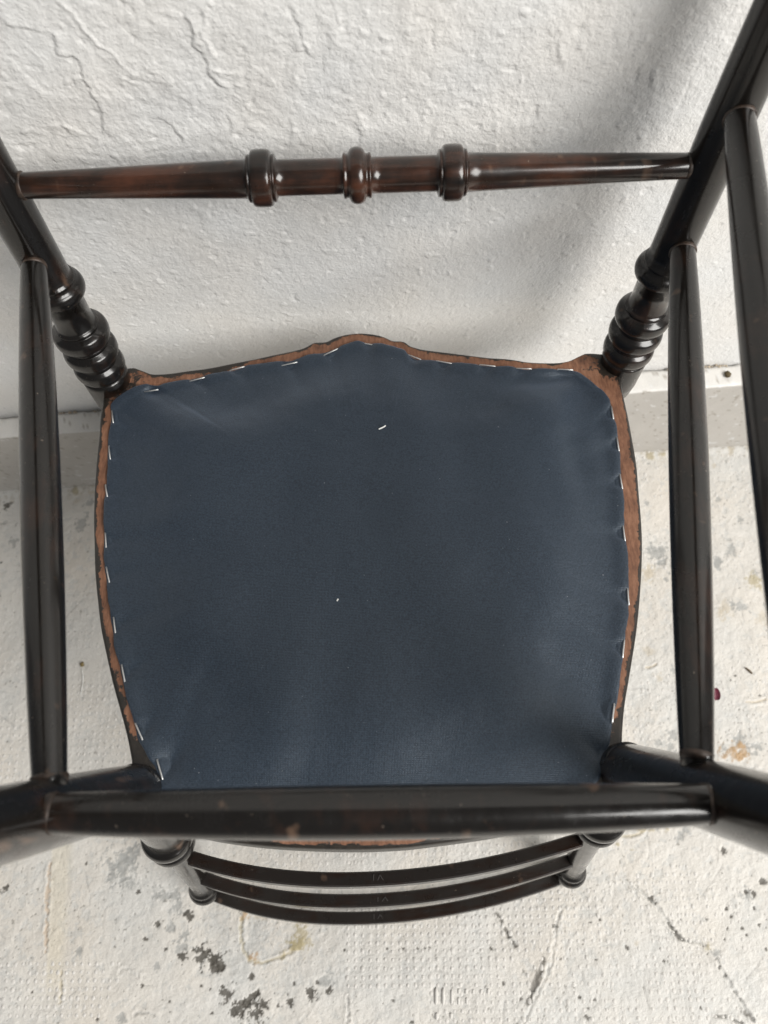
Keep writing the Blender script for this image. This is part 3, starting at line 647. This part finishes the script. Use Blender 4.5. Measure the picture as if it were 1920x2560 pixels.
# ------------------------------------------------------------------ chair
ROT = np.array(CHAIR_ROT); LOC = np.array(CHAIR_LOC)
ZE = Q['zf'] - 0.026
def front_leg(s, z): return np.array([s * (0.2 + Q['sf'] * z), Q['tf'] * z, z])
def rear_leg(s, z): return np.array([s * (Q['wr'] + Q['sr'] * z), -Q['d'] - (Q['tr'] if s < 0 else Q['trR']) * z, z])
def post(s, z): return np.array([s * (Q['wr'] - Q['sp'] * z), -Q['d'] + Q['tp'] * z, z])
OFF = (post(-1, ZE) + post(1, ZE)) / 2

chair = bpy.data.objects.new('chair', None)
COL.objects.link(chair)
chair.empty_display_size = 0.05
cm = Matrix(CHAIR_ROT).to_4x4()
cm.translation = Vector((ROT @ OFF + LOC).tolist())
chair.matrix_world = cm
tag(chair, 'black ebonised wooden chair turned upside down against the wall, navy cloth under its seat', 'chair')

def L3(p):            # chair coordinates -> coordinates under the chair root
    return np.asarray(p, float) - OFF

def sweep(name, pts, radii, mat, seg=40, parent=None, wob=0.0):
    """turned member: a circle of varying radius carried along a path"""
    P = np.array([L3(p) for p in pts]); n = len(P)
    T = np.gradient(P, axis=0); T /= np.linalg.norm(T, axis=1)[:, None]
    ref = np.array([0, 0, 1.0]) if abs(T[0][2]) < 0.8 else np.array([0, 1.0, 0])
    V = []
    for i in range(n):
        a = np.cross(T[i], ref); a /= np.linalg.norm(a); b = np.cross(T[i], a)
        for k in range(seg):
            t = 2 * np.pi * k / seg
            r = radii[i] * (1 + wob * math.sin(2 * t + i * 0.01))
            V.append(P[i] + r * (math.cos(t) * a + math.sin(t) * b))
    Fc = [(i * seg + k, (i + 1) * seg + k, (i + 1) * seg + (k + 1) % seg, i * seg + (k + 1) % seg) for i in range(n - 1) for k in range(seg)]
    V.append(P[0]); V.append(P[-1])
    c0, c1 = n * seg, n * seg + 1
    Fc += [(c0, k, (k + 1) % seg) for k in range(seg)]
    Fc += [(c1, (n - 1) * seg + (k + 1) % seg, (n - 1) * seg + k) for k in range(seg)]
    return mesh_obj(name, V, Fc, mat, parent or chair)

def bead(c, w, r0, r1, n=9, p=2.0):
    """half-round moulding centred at c, half width w, from r0 up to r1"""
    out = []
    for k in range(n):
        t = -1 + 2 * k / (n - 1)
        out.append((c + w * t, r0 + (r1 - r0) * max(0, 1 - abs(t) ** p) ** (1 / p)))
    return out

def profile_along(fn, prof):
    prof = sorted(prof)
    return [fn(z) for z, r in prof], [r for z, r in prof]

# --- front legs with their turned rings
for s in (-1, 1):
    dz = 0 if s < 0 else -0.004
    pr = [(-0.034, 0.0110), (-0.032, 0.0150), (-0.02, 0.0165), (0.006, 0.0172), (0.0105 + dz, 0.0172), (0.011 + dz, 0.0165)]
    pr += [(0.0122 + dz, 0.0160)] + bead(0.0194 + dz, 0.0064, 0.0156, 0.0190, 11, 2.3)
    pr += [(0.0266 + dz, 0.0152), (0.0272 + dz, 0.0160), (0.0292 + dz, 0.0160), (0.0297 + dz, 0.0152)]
    pr += bead(0.0370 + dz, 0.0066, 0.0154, 0.0197, 11, 2.3)
    pr += [(0.0444 + dz, 0.0150), (0.0449 + dz, 0.0160), (0.0470 + dz, 0.0160), (0.0475 + dz, 0.0152)]
    pr += bead(0.0552 + dz, 0.0068, 0.0152, 0.0199, 11, 2.3)
    pr += [(0.0626 + dz, 0.0146), (0.0630 + dz, 0.0152)]
    pr += [(0.0648 + dz, 0.0152), (0.0653 + dz, 0.0140), (0.0665 + dz, 0.0133), (0.074 + dz, 0.0132), (0.0898 + dz, 0.0133), (0.0902 + dz, 0.0142)]
    pr += bead(0.0985 + dz, 0.0064, 0.0142, 0.0188)
    pr += [(0.1063 + dz, 0.0150), (0.1078 + dz, 0.0150), (0.1083 + dz, 0.0137)]
    pr += [(z, 0.0136 - 0.0045 * max(0, (z - 0.20) / 0.22) ** 1.2) for z in np.linspace(0.112, 0.417, 30)]
    pr += [(0.4195, 0.0080), (0.4205, 0.0060)]
    pts, rad = profile_along(lambda z: front_leg(s, z), pr)
    o = sweep('leg', pts, rad, M_LEG, 48)
    o['label'] = 'front leg with four turned rings beside the seat'

# --- rear legs and back posts
for s in (-1, 1):
    pr = [(-0.030, 0.0148), (-0.01, 0.0155), (0.02, 0.0158), (0.06, 0.0158), (0.12, 0.0154), (0.18, 0.0148), (0.25, 0.0138), (0.33, 0.0122), (0.41, 0.0104), (0.414, 0.0085), (0.415, 0.006)]
    zz = np.linspace(-0.030, 0.410, 40); rr = np.interp(zz, [a for a, b in pr], [b for a, b in pr])
    pts, rad = profile_along(lambda z: rear_leg(s, z), list(zip(zz, rr)) + pr[-2:])
    o = sweep('leg', pts, rad, M_LEG, 48)
    o['label'] = 'plain tapering rear leg'
    ext = -0.0055 if s < 0 else 0.0
    pr = [(0.012, 0.013), (0.0, 0.0152), (-0.03, 0.0152), (-0.07, 0.0145), (-0.096, 0.0138)]
    pr += bead(-0.1055, 0.0072, 0.0135, 0.0182)
    pr += [(-0.1140, 0.0138), (-0.1145, 0.0145), (-0.1165, 0.0145), (-0.117, 0.0136)]
    pr += bead(-0.1245, 0.0068, 0.0125, 0.0170)
    pr += [(-0.133, 0.0112)]
    pr += [(z, 0.0104 - 0.0014 * (-(z + 0.133)) / 0.15) for z in np.linspace(-0.136, -0.282, 16)]
    pr += bead(-0.2895, 0.0042, 0.0098, 0.0122, 7)
    pr += [(-0.2942, 0.0102)]
    pr += bead(-0.3025, 0.0075, 0.0100, 0.0142)
    pr += [(-0.3106, 0.0100)]
    pr += bead(-0.3160, 0.0046, 0.0090, 0.0116, 7)
    pr += [(-0.3215, 0.0072), (-0.326, 0.0066), (ZE + 0.003 + ext, 0.0058), (ZE + 0.001 + ext, 0.0045), (ZE + ext, 0.0022)]
    pts, rad = profile_along(lambda z: post(s, z), pr)
    o = sweep('back_post', pts, rad, M_BLACK, 48)

# --- stretchers
def stretcher(a, b, shape, mat, label=None, seg=40, bow=(0, 0, 0), legr=(0.0136, 0.0155)):
    a = np.array(a); b = np.array(b); L = np.linalg.norm(b - a)
    pr = shape(L)
    pts = [a + (b - a) * (x / L) + np.array(bow) * math.sin(math.pi * x / L) for x, r in pr]
    o = sweep('stretcher', pts, [r for x, r in pr], mat, seg, wob=0.012)
    if label: o['label'] = label
    xs_ = np.array([x for x, r in pr]); rs_ = np.array([r for x, r in pr])
    for x0, lr, sg in ((0.0, legr[0], 1), (L, legr[1], -1)):
        q_ = []
        for dx, dr in ((-0.0030, 0.0), (-0.0012, 0.0004), (0.0, 0.0005), (0.0007, 0.0002), (0.0011, -0.0003)):
            xx = x0 + sg * (lr + dx); q_.append((a + (b - a) * (xx / L), float(np.interp(xx, xs_, rs_)) + dr))
        sweep('joint_edge', [p_ for p_, r_ in q_], [r_ for p_, r_ in q_], M_JOINT, 32, parent=o, wob=0.05)
    return o

def cigar(r_end, r_mid):
    def f(L):
        xs = np.linspace(0, L, 46)
        return [(x, r_end + (r_mid - r_end) * math.sin(math.pi * min(1, max(0, x / L))) ** 0.75) for x in xs]
    return f

def turned_front(L):
    c = L / 2
    r_e, r_m, r_s = 0.0068, 0.0105, 0.0097
    d = 0.0545 / 0.4074 * L
    pr = []
    def half_ring(cn):
        p = [(cn - 0.0079, 0.0118), (cn - 0.0078, 0.0126), (cn - 0.0066, 0.0128), (cn - 0.0062, 0.0120), (cn - 0.0058, 0.0136), (cn - 0.0052, 0.0146)]
        p += [(cn - 0.0040, 0.0151), (cn - 0.0020, 0.0153), (cn + 0.0020, 0.0153), (cn + 0.0040, 0.0151), (cn + 0.0052, 0.0146), (cn + 0.0058, 0.0136), (cn + 0.0062, 0.0120), (cn + 0.0066, 0.0128), (cn + 0.0078, 0.0126), (cn + 0.0079, 0.0118)]
        return p
    for x in np.linspace(0, c - d - 0.009, 22):
        t = x / (c - d - 0.009)
        pr.append((x, r_e + (r_m - r_e) * t ** 1.15))
    pr += half_ring(c - d)
    for x in np.linspace(c - d + 0.009, c - 0.0086, 8): pr.append((x, r_s))
    pr += [(c - 0.0080, 0.0112), (c - 0.0079, 0.0120), (c - 0.0068, 0.0122), (c - 0.0062, 0.0116)]
    pr += bead(c, 0.0050, 0.0118, 0.0152, 11)
    pr += [(c + 0.0062, 0.0116), (c + 0.0068, 0.0122), (c + 0.0079, 0.0120), (c + 0.0080, 0.0112)]
    for x in np.linspace(c + 0.0086, c + d - 0.009, 8): pr.append((x, r_s))
    pr += half_ring(c + d)
    for x in np.linspace(c + d + 0.009, L, 22):
        t = (L - x) / (c - d - 0.009)
        pr.append((x, r_e + (r_m - r_e) * t ** 1.15))
    return pr

stretcher(ST_FRONT[0], ST_FRONT[1], turned_front, M_BROWN, 'red-brown front stretcher with three turned rings', 44, legr=(0.0136, 0.0136))
stretcher(SS_L[0], SS_L[1], cigar(0.0071, 0.0103), M_SIDE, legr=(0.0105, 0.0072))
stretcher(SS_R[0], SS_R[1], cigar(0.0071, 0.0103), M_SIDE, legr=(0.0105, 0.0072))
stretcher(front_leg(-1, Q['z4f'] + 0.003), rear_leg(-1, 0.198), cigar(0.0071, 0.0104), M_SIDE)
stretcher(front_leg(1, Q['z4f'] + 0.001), rear_leg(1, 0.190), cigar(0.0071, 0.0104), M_SIDE)
stretcher(np.array(ST_REAR[0]) + (-0.007, -0.0004, 0), np.array(ST_REAR[1]) + (0.007, -0.0004, 0), cigar(0.0072, 0.0107), M_SIDE, bow=(0, -0.0014, 0), legr=(0.0122, 0.0122))

# --- bowed rails of the back
def slat(zb, mid, nums, dz_ends=0.0):
    a = post(-1, zb + dz_ends); b = post(1, zb + dz_ends)
    n = 56
    V = []; Fc = []
    axis = post(1, -0.2) - post(1, -0.1); axis[0] = 0; axis /= np.linalg.norm(axis)     # away from the seat
    hw, hh, bv = 0.0052, 0.0098, 0.0011
    sec = [(-hw + bv, 0), (hw - bv, 0), (hw, bv), (hw, hh - bv), (hw - bv, hh), (-hw + bv, hh), (-hw, hh - bv), (-hw, bv)]
    m = len(sec)
    ctr = []
    for i in range(n):
        t = -1 + 2 * i / (n - 1)
        x = mid[0] * (1 - t * t) + (a[0] * (1 - t) + b[0] * (1 + t)) / 2
        ye = (a[1] * (1 - t) + b[1] * (1 + t)) / 2
        y = ye + (mid[1] - (a[1] + b[1]) / 2) * (1 - abs(t) ** 2.1)
        z = zb + dz_ends * t * t
        ctr.append(np.array([x, y, z]))
    ctr = np.array(ctr); T = np.gradient(ctr, axis=0); T /= np.linalg.norm(T, axis=1)[:, None]
    for i in range(n):
        nrm = np.cross(T[i], axis); nrm /= np.linalg.norm(nrm)
        for u, w in sec:
            V.append(L3(ctr[i] + nrm * u + axis * w))
    for i in range(n - 1):
        for k in range(m):
            Fc.append((i * m + k, i * m + (k + 1) % m, (i + 1) * m + (k + 1) % m, (i + 1) * m + k))
    Fc += [tuple(range(m - 1, -1, -1)), tuple(range((n - 1) * m, n * m))]
    o = mesh_obj('back_slat', V, Fc, M_SLAT, chair, smooth=False)
    V = []; Fc = []
    for (ax, ay), (bx_, by_) in nums:
        d = np.array([bx_ - ax, by_ - ay]); d /= np.linalg.norm(d); p = np.array([-d[1], d[0]]) * 0.00030
        k0 = len(V)
        for z in (0.00022, -0.0004):
            for q_, sg in (((ax, ay), 1), ((ax, ay), -1), ((bx_, by_), -1), ((bx_, by_), 1)):
                V.append(L3((q_[0] + sg * p[0], q_[1] + sg * p[1], zb + z)))
        Fc += [(k0, k0 + 1, k0 + 2, k0 + 3)] + [(k0 + i, k0 + 4 + i, k0 + 4 + (i + 1) % 4, k0 + (i + 1) % 4) for i in range(4)]
    g = mesh_obj('carved_numeral', V, Fc, M_SCRATCH, o, smooth=False)
    g['label'] = 'small scratched roman numeral VI, upside down'
    return o
slat(Q['zs1'], SLAT_MID[0], NUMERALS[0])
slat(Q['zs2'], SLAT_MID[1], NUMERALS[1])
slat(Q['zf'] - 0.008, SLAT_MID[2], NUMERALS[2])

# --- seat frame
CEN = np.array([0.0, -0.150])
def polar_radius(poly, angs):
    P = np.array(poly) - CEN
    out = np.zeros(len(angs))
    for i, t in enumerate(angs):
        d = np.array([math.cos(t), math.sin(t)])
        A = P; B = np.roll(P, -1, axis=0); E = B - A
        den = d[0] * E[:, 1] - d[1] * E[:, 0]
        den = np.where(np.abs(den) < 1e-12, 1e-12, den)
        tt = (A[:, 0] * E[:, 1] - A[:, 1] * E[:, 0]) / den
        uu = (A[:, 0] * d[1] - A[:, 1] * d[0]) / den
        ok = (tt > 0) & (uu >= -1e-6) & (uu <= 1 + 1e-6)
        out[i] = tt[ok].max() if ok.any() else 0
    return out
NA = 1200
ANG = np.arange(NA) * 2 * np.pi / NA
R_OUT = polar_radius(catmull(OUTER, 4, True), ANG)
R_IN = polar_radius(catmull(INNER, 5, True), ANG)
def smooth_c(a, k):
    w = np.ones(2 * k + 1) / (2 * k + 1)
    return np.convolve(np.concatenate([a[-k:], a, a[:k]]), w, 'valid')
R_OUT = smooth_c(R_OUT, 1)
DIRS = np.stack([np.cos(ANG), np.sin(ANG)], 1)

def build_frame():
    rings = []; paint = []
    Rh = R_IN - 0.014
    arc = np.cumsum(np.full(NA, 1.0))
    nz = fbm(DIRS[:, 0] * 0.2, DIRS[:, 1] * 0.2, 0.03, 3, ox=3)
    W_ = R_OUT - Rh
    def ring(R_, z, p):
        rings.append(np.concatenate([CEN + DIRS * R_[:, None], np.full((NA, 1), z)], 1))
        paint.append(np.broadcast_to(p, (NA,)).copy())
    vis = np.maximum(R_OUT - R_IN, 0.002)
    # distance-from-edge driven remains of the black stain
    corner = np.zeros(NA)
    for (cx, cy, rad, amt) in ((-0.146, -0.306, 0.034, 0.9), (0.146, -0.306, 0.030, 0.9), (-0.194, 0.000, 0.030, 0.50), (0.190, 0.004, 0.030, 0.66), (-0.185, -0.155, 0.012, .3), (-0.172, -0.235, 0.008, 0.35), (-0.130, 0.012, 0.04, 0.25), (0.055, 0.03, 0.012, 0.3)):
        pc = CEN + DIRS * ((R_OUT + R_IN) / 2)[:, None]
        corner = np.maximum(corner, amt * np.exp(-(np.hypot(pc[:, 0] - cx, pc[:, 1] - cy) / rad) ** 2 * 1.2))
    ring(R_OUT - 0.0035, -0.0275, 1.6)
    ring(R_OUT - 0.0010, -0.0262, 1.6)
    ring(R_OUT + 0.0000, -0.0240, 1.6)
    ring(R_OUT + 0.0002, -0.0030, 1.6)
    ring(R_OUT - 0.0003, -0.0012, 1.3)
    ring(R_OUT - 0.0012, -0.0003, 0.95)
    for d in (0.0022, 0.0032, 0.0045, 0.0065, 0.009, 0.012, 0.016):
        R_ = np.maximum(R_OUT - d, R_IN - 0.003)
        lft = (DIRS[:, 0] < -0.5) * 0.12
        fl_ = ((DIRS[:, 1] > 0.5) & (DIRS[:, 0] < -0.12)) * 0.16
        p = 0.86 * math.exp(-(d - 0.0012) / 0.0026) + corner + lft * math.exp(-d / 0.006) + fl_ * math.exp(-d / 0.006) - 0.02
        ring(R_, 0.0, p)
    ring(np.maximum(R_IN - 0.004, Rh + 0.0005), -0.0006, 0.0)
    ring(Rh, -0.0075, 0.0)
    ring(Rh - 0.0005, -0.022, 0.0)
    P = np.array(rings)                                   # (rings, NA, 3)
    P = np.concatenate([P, P[:, :1]], 1) - OFF
    pa = np.array(paint); pa = np.concatenate([pa, pa[:, :1]], 1)
    o = grid_obj('seat_frame', P, M_FRAME, chair)
    float_attr(o, 'paint', pa)
    # dried glue at the rear corner
    V = []; Fc = []
    gx, gy, _ = GLUE
    for i in range(7):
        for k in range(10):
            th = math.pi * i / 6; ph = 2 * math.pi * k / 10
            V.append(L3((gx + 0.0055 * math.sin(th) * math.cos(ph), gy + 0.0028 * math.sin(th) * math.sin(ph), 0.0015 + 0.0028 * math.cos(th))))
    for i in range(6):
        for k in range(10):
            Fc.append((i * 10 + k, (i + 1) * 10 + k, (i + 1) * 10 + (k + 1) % 10, i * 10 + (k + 1) % 10))
    mesh_obj('glue_drip', V, Fc, M_GLUE, o)
    return o
build_frame()

# --- navy cloth stapled under the seat
ST = np.array(STAPLES)
SM = (ST[:, :2] + ST[:, 2:]) / 2
def cloth_height(x, y, edge):
    """edge: distance in from the cloth border"""
    z = np.full(x.shape, 0.0010)
    z += 0.0016 * np.exp(-((edge - 0.003) / 0.006) ** 2)
    dish = sstep(0.012, 0.055, edge)
    z += 0.0085 * sstep(0.002, 0.085, edge)
    # held-down dimples and pull lines at each staple
    for mx, my in SM:
        d = np.hypot(x - mx, y - my)
        cx, cy = CEN - (mx, my); l = math.hypot(cx, cy); cx /= l; cy /= l
        al = (x - mx) * cx + (y - my) * cy
        la = -(x - mx) * cy + (y - my) * cx
        z -= 0.0019 * np.exp(-(d / 0.0062) ** 2)
        z -= 0.0017 * np.exp(-(la / (0.004 + 0.10 * np.clip(al, 0, 1))) ** 2) * np.exp(-np.clip(al, 0, 1) / 0.018) * (al > -0.004)
    # long soft folds
    def fold(pts, a, w):
        d, s, al, L = seg_dist(x, y, pts)
        return a * np.exp(-(d / w) ** 2) * (0.25 + 0.75 * sstep(0, L * 0.3, L - al))
    z += fold([(-0.129, -0.287), (-0.116, -0.255), (-0.102, -0.222)], -0.0015, 0.0085)
    z += fold([(-0.124, -0.290), (-0.098, -0.266), (-0.072, -0.247)], -0.0012, 0.009)
    z += fold([(-0.146, -0.255), (-0.132, -0.235), (-0.115, -0.215)], -0.0008, 0.008)
    z += fold([(-0.188, -0.060), (-0.165, -0.085), (-0.135, -0.110)], -0.0009, 0.013)
    z += fold([(-0.186, -0.120), (-0.160, -0.128), (-0.125, -0.120)], 0.0012, 0.011)
    z += fold([(0.145, -0.265), (0.110, -0.240), (0.070, -0.225)], -0.0022, 0.014)
    z += fold([(-0.05, -0.31), (-0.035, -0.26), (0.0, -0.20)], -0.0018, 0.018)
    z += fold([(0.005, 0.030), (0.022, -0.01), (0.040, -0.06), (0.05, -0.13)], 0.0032, 0.020)
    z += fold([(-0.020, 0.025), (-0.05, -0.01), (-0.10, -0.04)], -0.0006, 0.02)
    z += fold([(0.168, -0.02), (0.148, -0.07), (0.150, -0.13)], -0.0024, 0.012)
    z += fold([(-0.178, -0.03), (-0.150, -0.065), (-0.11, -0.09)], -0.0005, 0.016)
    z += fold([(0.186, -0.012), (0.150, -0.016), (0.10, -0.02)], -0.0014, 0.007)
    z += dish * 0.0050 * fbm(x, y, 0.11, 2, ox=5) + dish * 0.00035 * fbm(x, y, 0.03, 3, ox=15)
    return np.maximum(z, 0.0006 - 0.5 * np.maximum(0, edge - 0.004))

def build_cloth():
    K = 150
    f = np.concatenate([np.linspace(0, 0.25, 70, endpoint=False), np.linspace(0.25, 1.0, K - 70)])
    nx = R_IN
    wob = 0.0005 * fbm(DIRS[:, 0] * 0.2, DIRS[:, 1] * 0.2, 0.012, 3, ox=44)
    P = np.zeros((K, NA + 1, 3))
    for i, t in enumerate(f):
        R_ = (nx + wob) * (1 - t)
        xy = CEN + DIRS * R_[:, None]
        edge = nx * t
        z = cloth_height(xy[:, 0], xy[:, 1], edge)
        if i == 0: z = z * 0 + 0.0002
        P[i, :NA, :2] = xy; P[i, :NA, 2] = z
    P[:, NA] = P[:, 0]
    o = grid_obj('seat_cloth', P - OFF, M_FABRIC, chair)
    o['label'] = 'navy cloth stapled over the underside of the seat'
    return o
cloth = build_cloth()

def build_staples():
    L0 = 0.0128; r = 0.00039
    path = [(-L0 / 2, -0.0030), (-L0 / 2, -0.0004), (-L0 / 2 + 0.0004, 0), (L0 / 2 - 0.0004, 0), (L0 / 2, -0.0004), (L0 / 2, -0.0030)]
    V = []; Fc = []; sec = 6
    for i, (x, z) in enumerate(path):
        a = 0 if i in (2, 3) else math.pi / 2
        for k in range(sec):
            t = 2 * math.pi * k / sec
            V.append((x + (r * math.sin(t) if a else 0), r * 1.35 * math.cos(t), z + (0 if a else r * 0.7 * math.sin(t))))
    for i in range(len(path) - 1):
        for k in range(sec):
            Fc.append((i * sec + k, (i + 1) * sec + k, (i + 1) * sec + (k + 1) % sec, i * sec + (k + 1) % sec))
    first = None
    for x0, y0, x1, y1 in STAPLES:
        if first is None:
            o = first = mesh_obj('staple', V, Fc, M_STEEL, cloth)
        else:
            o = first.copy(); COL.objects.link(o); o.parent = cloth
        mx, my = (x0 + x1) / 2, (y0 + y1) / 2
        ln = math.hypot(x1 - x0, y1 - y0)
        R_here = np.interp(math.atan2(my - CEN[1], mx - CEN[0]) % (2 * np.pi), ANG, R_IN)
        e = max(0.0, R_here - math.hypot(mx - CEN[0], my - CEN[1]))
        z = float(cloth_height(np.array([mx]), np.array([my]), np.array([e]))[0]) + 0.0009
        o.location = Vector(L3((mx, my, max(z, 0.0005))).tolist())
        o.rotation_euler = (0, 0, math.atan2(y1 - y0, x1 - x0))
        o.scale = (min(1.25, max(0.8, ln / L0)), 1, 1)
build_staples()

# ------------------------------------------------------------------ small things lying about
def tube(name, pts, r, mat, seg=8, ends=0.5):
    P = catmull(pts, 6); n = len(P)
    T = np.gradient(P, axis=0); T /= np.linalg.norm(T, axis=1)[:, None]
    V = []
    for i in range(n):
        a = np.cross(T[i], (0.0, 0.05, 1)); a /= np.linalg.norm(a); b = np.cross(T[i], a)
        rr = r * (ends if i in (0, n - 1) else 1)
        for k in range(seg):
            t = 2 * np.pi * k / seg
            V.append(P[i] + rr * (math.cos(t) * a + math.sin(t) * b))
    Fc = [(i * seg + k, (i + 1) * seg + k, (i + 1) * seg + (k + 1) % seg, i * seg + (k + 1) % seg) for i in range(n - 1) for k in range(seg)]
    Fc += [tuple(range(seg)), tuple(range((n - 1) * seg, n * seg))[::-1]]
    return mesh_obj(name, V, Fc, mat)

def w_seat(x, y, dz):
    e = 0.12
    z = float(cloth_height(np.array([x]), np.array([y]), np.array([e]))[0]) + dz
    return ROT @ np.array([x, y, z]) + LOC

tx, ty, _ = THREAD
o = tube('thread_scrap', [w_seat(tx - 0.0027, ty - 0.0011, 0.0004), w_seat(tx - 0.0006, ty - 0.0005, 0.0008), w_seat(tx + 0.0013, ty + 0.0003, 0.0009), w_seat(tx + 0.0026, ty + 0.0014, 0.0007)], 0.00055, M_THREAD)
tag(o, 'short white thread scrap lying on the navy cloth below its front edge', 'thread')
lx, ly, _ = LINT
o = tube('lint_speck', [w_seat(lx - 0.0006, ly - 0.0008, 0.0004), w_seat(lx, ly, 0.0006), w_seat(lx + 0.0003, ly + 0.0006, 0.0004)], 0.0005, M_THREAD)
tag(o, 'tiny white lint speck in the middle of the navy cloth', 'lint')

def blob(name, c, rx, ry, rz, mat, rot=0.0, jit=0.15, n=10, m=7):
    V = []; Fc = []
    for i in range(m):
        for k in range(n):
            th = math.pi * i / (m - 1); ph = 2 * math.pi * k / n
            j = 1 + RNG.uniform(-jit, jit)
            x = rx * math.sin(th) * math.cos(ph) * j; y = ry * math.sin(th) * math.sin(ph) * j
            V.append((c[0] + x * math.cos(rot) - y * math.sin(rot), c[1] + x * math.sin(rot) + y * math.cos(rot), c[2] + rz * math.cos(th)))
    for i in range(m - 1):
        for k in range(n):
            Fc.append((i * n + k, (i + 1) * n + k, (i + 1) * n + (k + 1) % n, i * n + (k + 1) % n))
    return mesh_obj(name, V, Fc, mat)

# curled petal on the floor
px, py = PETAL
px -= 0.0015
V = []; Fc = []
nu, nv = 9, 9
for top in (0, 1):
    for i in range(nu):
        for j in range(nv):
            u = -1 + 2 * i / (nu - 1); v = j / (nv - 1)
            w = 0.0045 * (math.sin(math.pi * (0.12 + 0.80 * v)) ** 0.7)
            V.append((px + u * w, py - 0.006 + 0.012 * v, 0.0012 + 0.0022 * u * u + 0.0015 * v * v + (0.0004 if top else 0)))
for top in (0, 1):
    k0 = top * nu * nv
    for i in range(nu - 1):
        for j in range(nv - 1):
            q_ = (k0 + i * nv + j, k0 + (i + 1) * nv + j, k0 + (i + 1) * nv + j + 1, k0 + i * nv + j + 1)
            Fc.append(q_ if top else q_[::-1])
o = mesh_obj('petal', V, Fc, M_PETAL)
tag(o, 'dark pink petal on the floor beside the side stretcher', 'petal')
(ax, ay), (bx, by) = TWIG
o = tube('twig', [(ax, ay, 0.0015), ((ax + bx) / 2 + 0.0004, (ay + by) / 2, 0.0018), (bx, by, 0.0014)], 0.0010, M_TWIG)
tag(o, 'short brown twig bit lying on the white floor', 'twig')
o = blob('seed', (SEED[0], SEED[1], 0.0018), 0.0022, 0.0028, 0.0016, M_SEED, 0.3)
tag(o, 'small dry olive seed on the floor near a pale hair', 'seed')
o = tube('hair', [(HAIR[0][0], HAIR[0][1], 0.0012), (HAIR[1][0], HAIR[1][1], 0.0014), (HAIR[2][0], HAIR[2][1], 0.0012)], 0.00045, M_THREAD, 6)
tag(o, 'pale fine hair lying on the floor below the seed', 'hair')
o = blob('crumb', (CRUMB[0], CRUMB[1], CRUMB[2] + 0.0018), 0.0032, 0.0034, 0.0022, M_CRUMB, 0.2, 0.25)
tag(o, 'brown crumb of dirt on the skirting ledge', 'crumb')
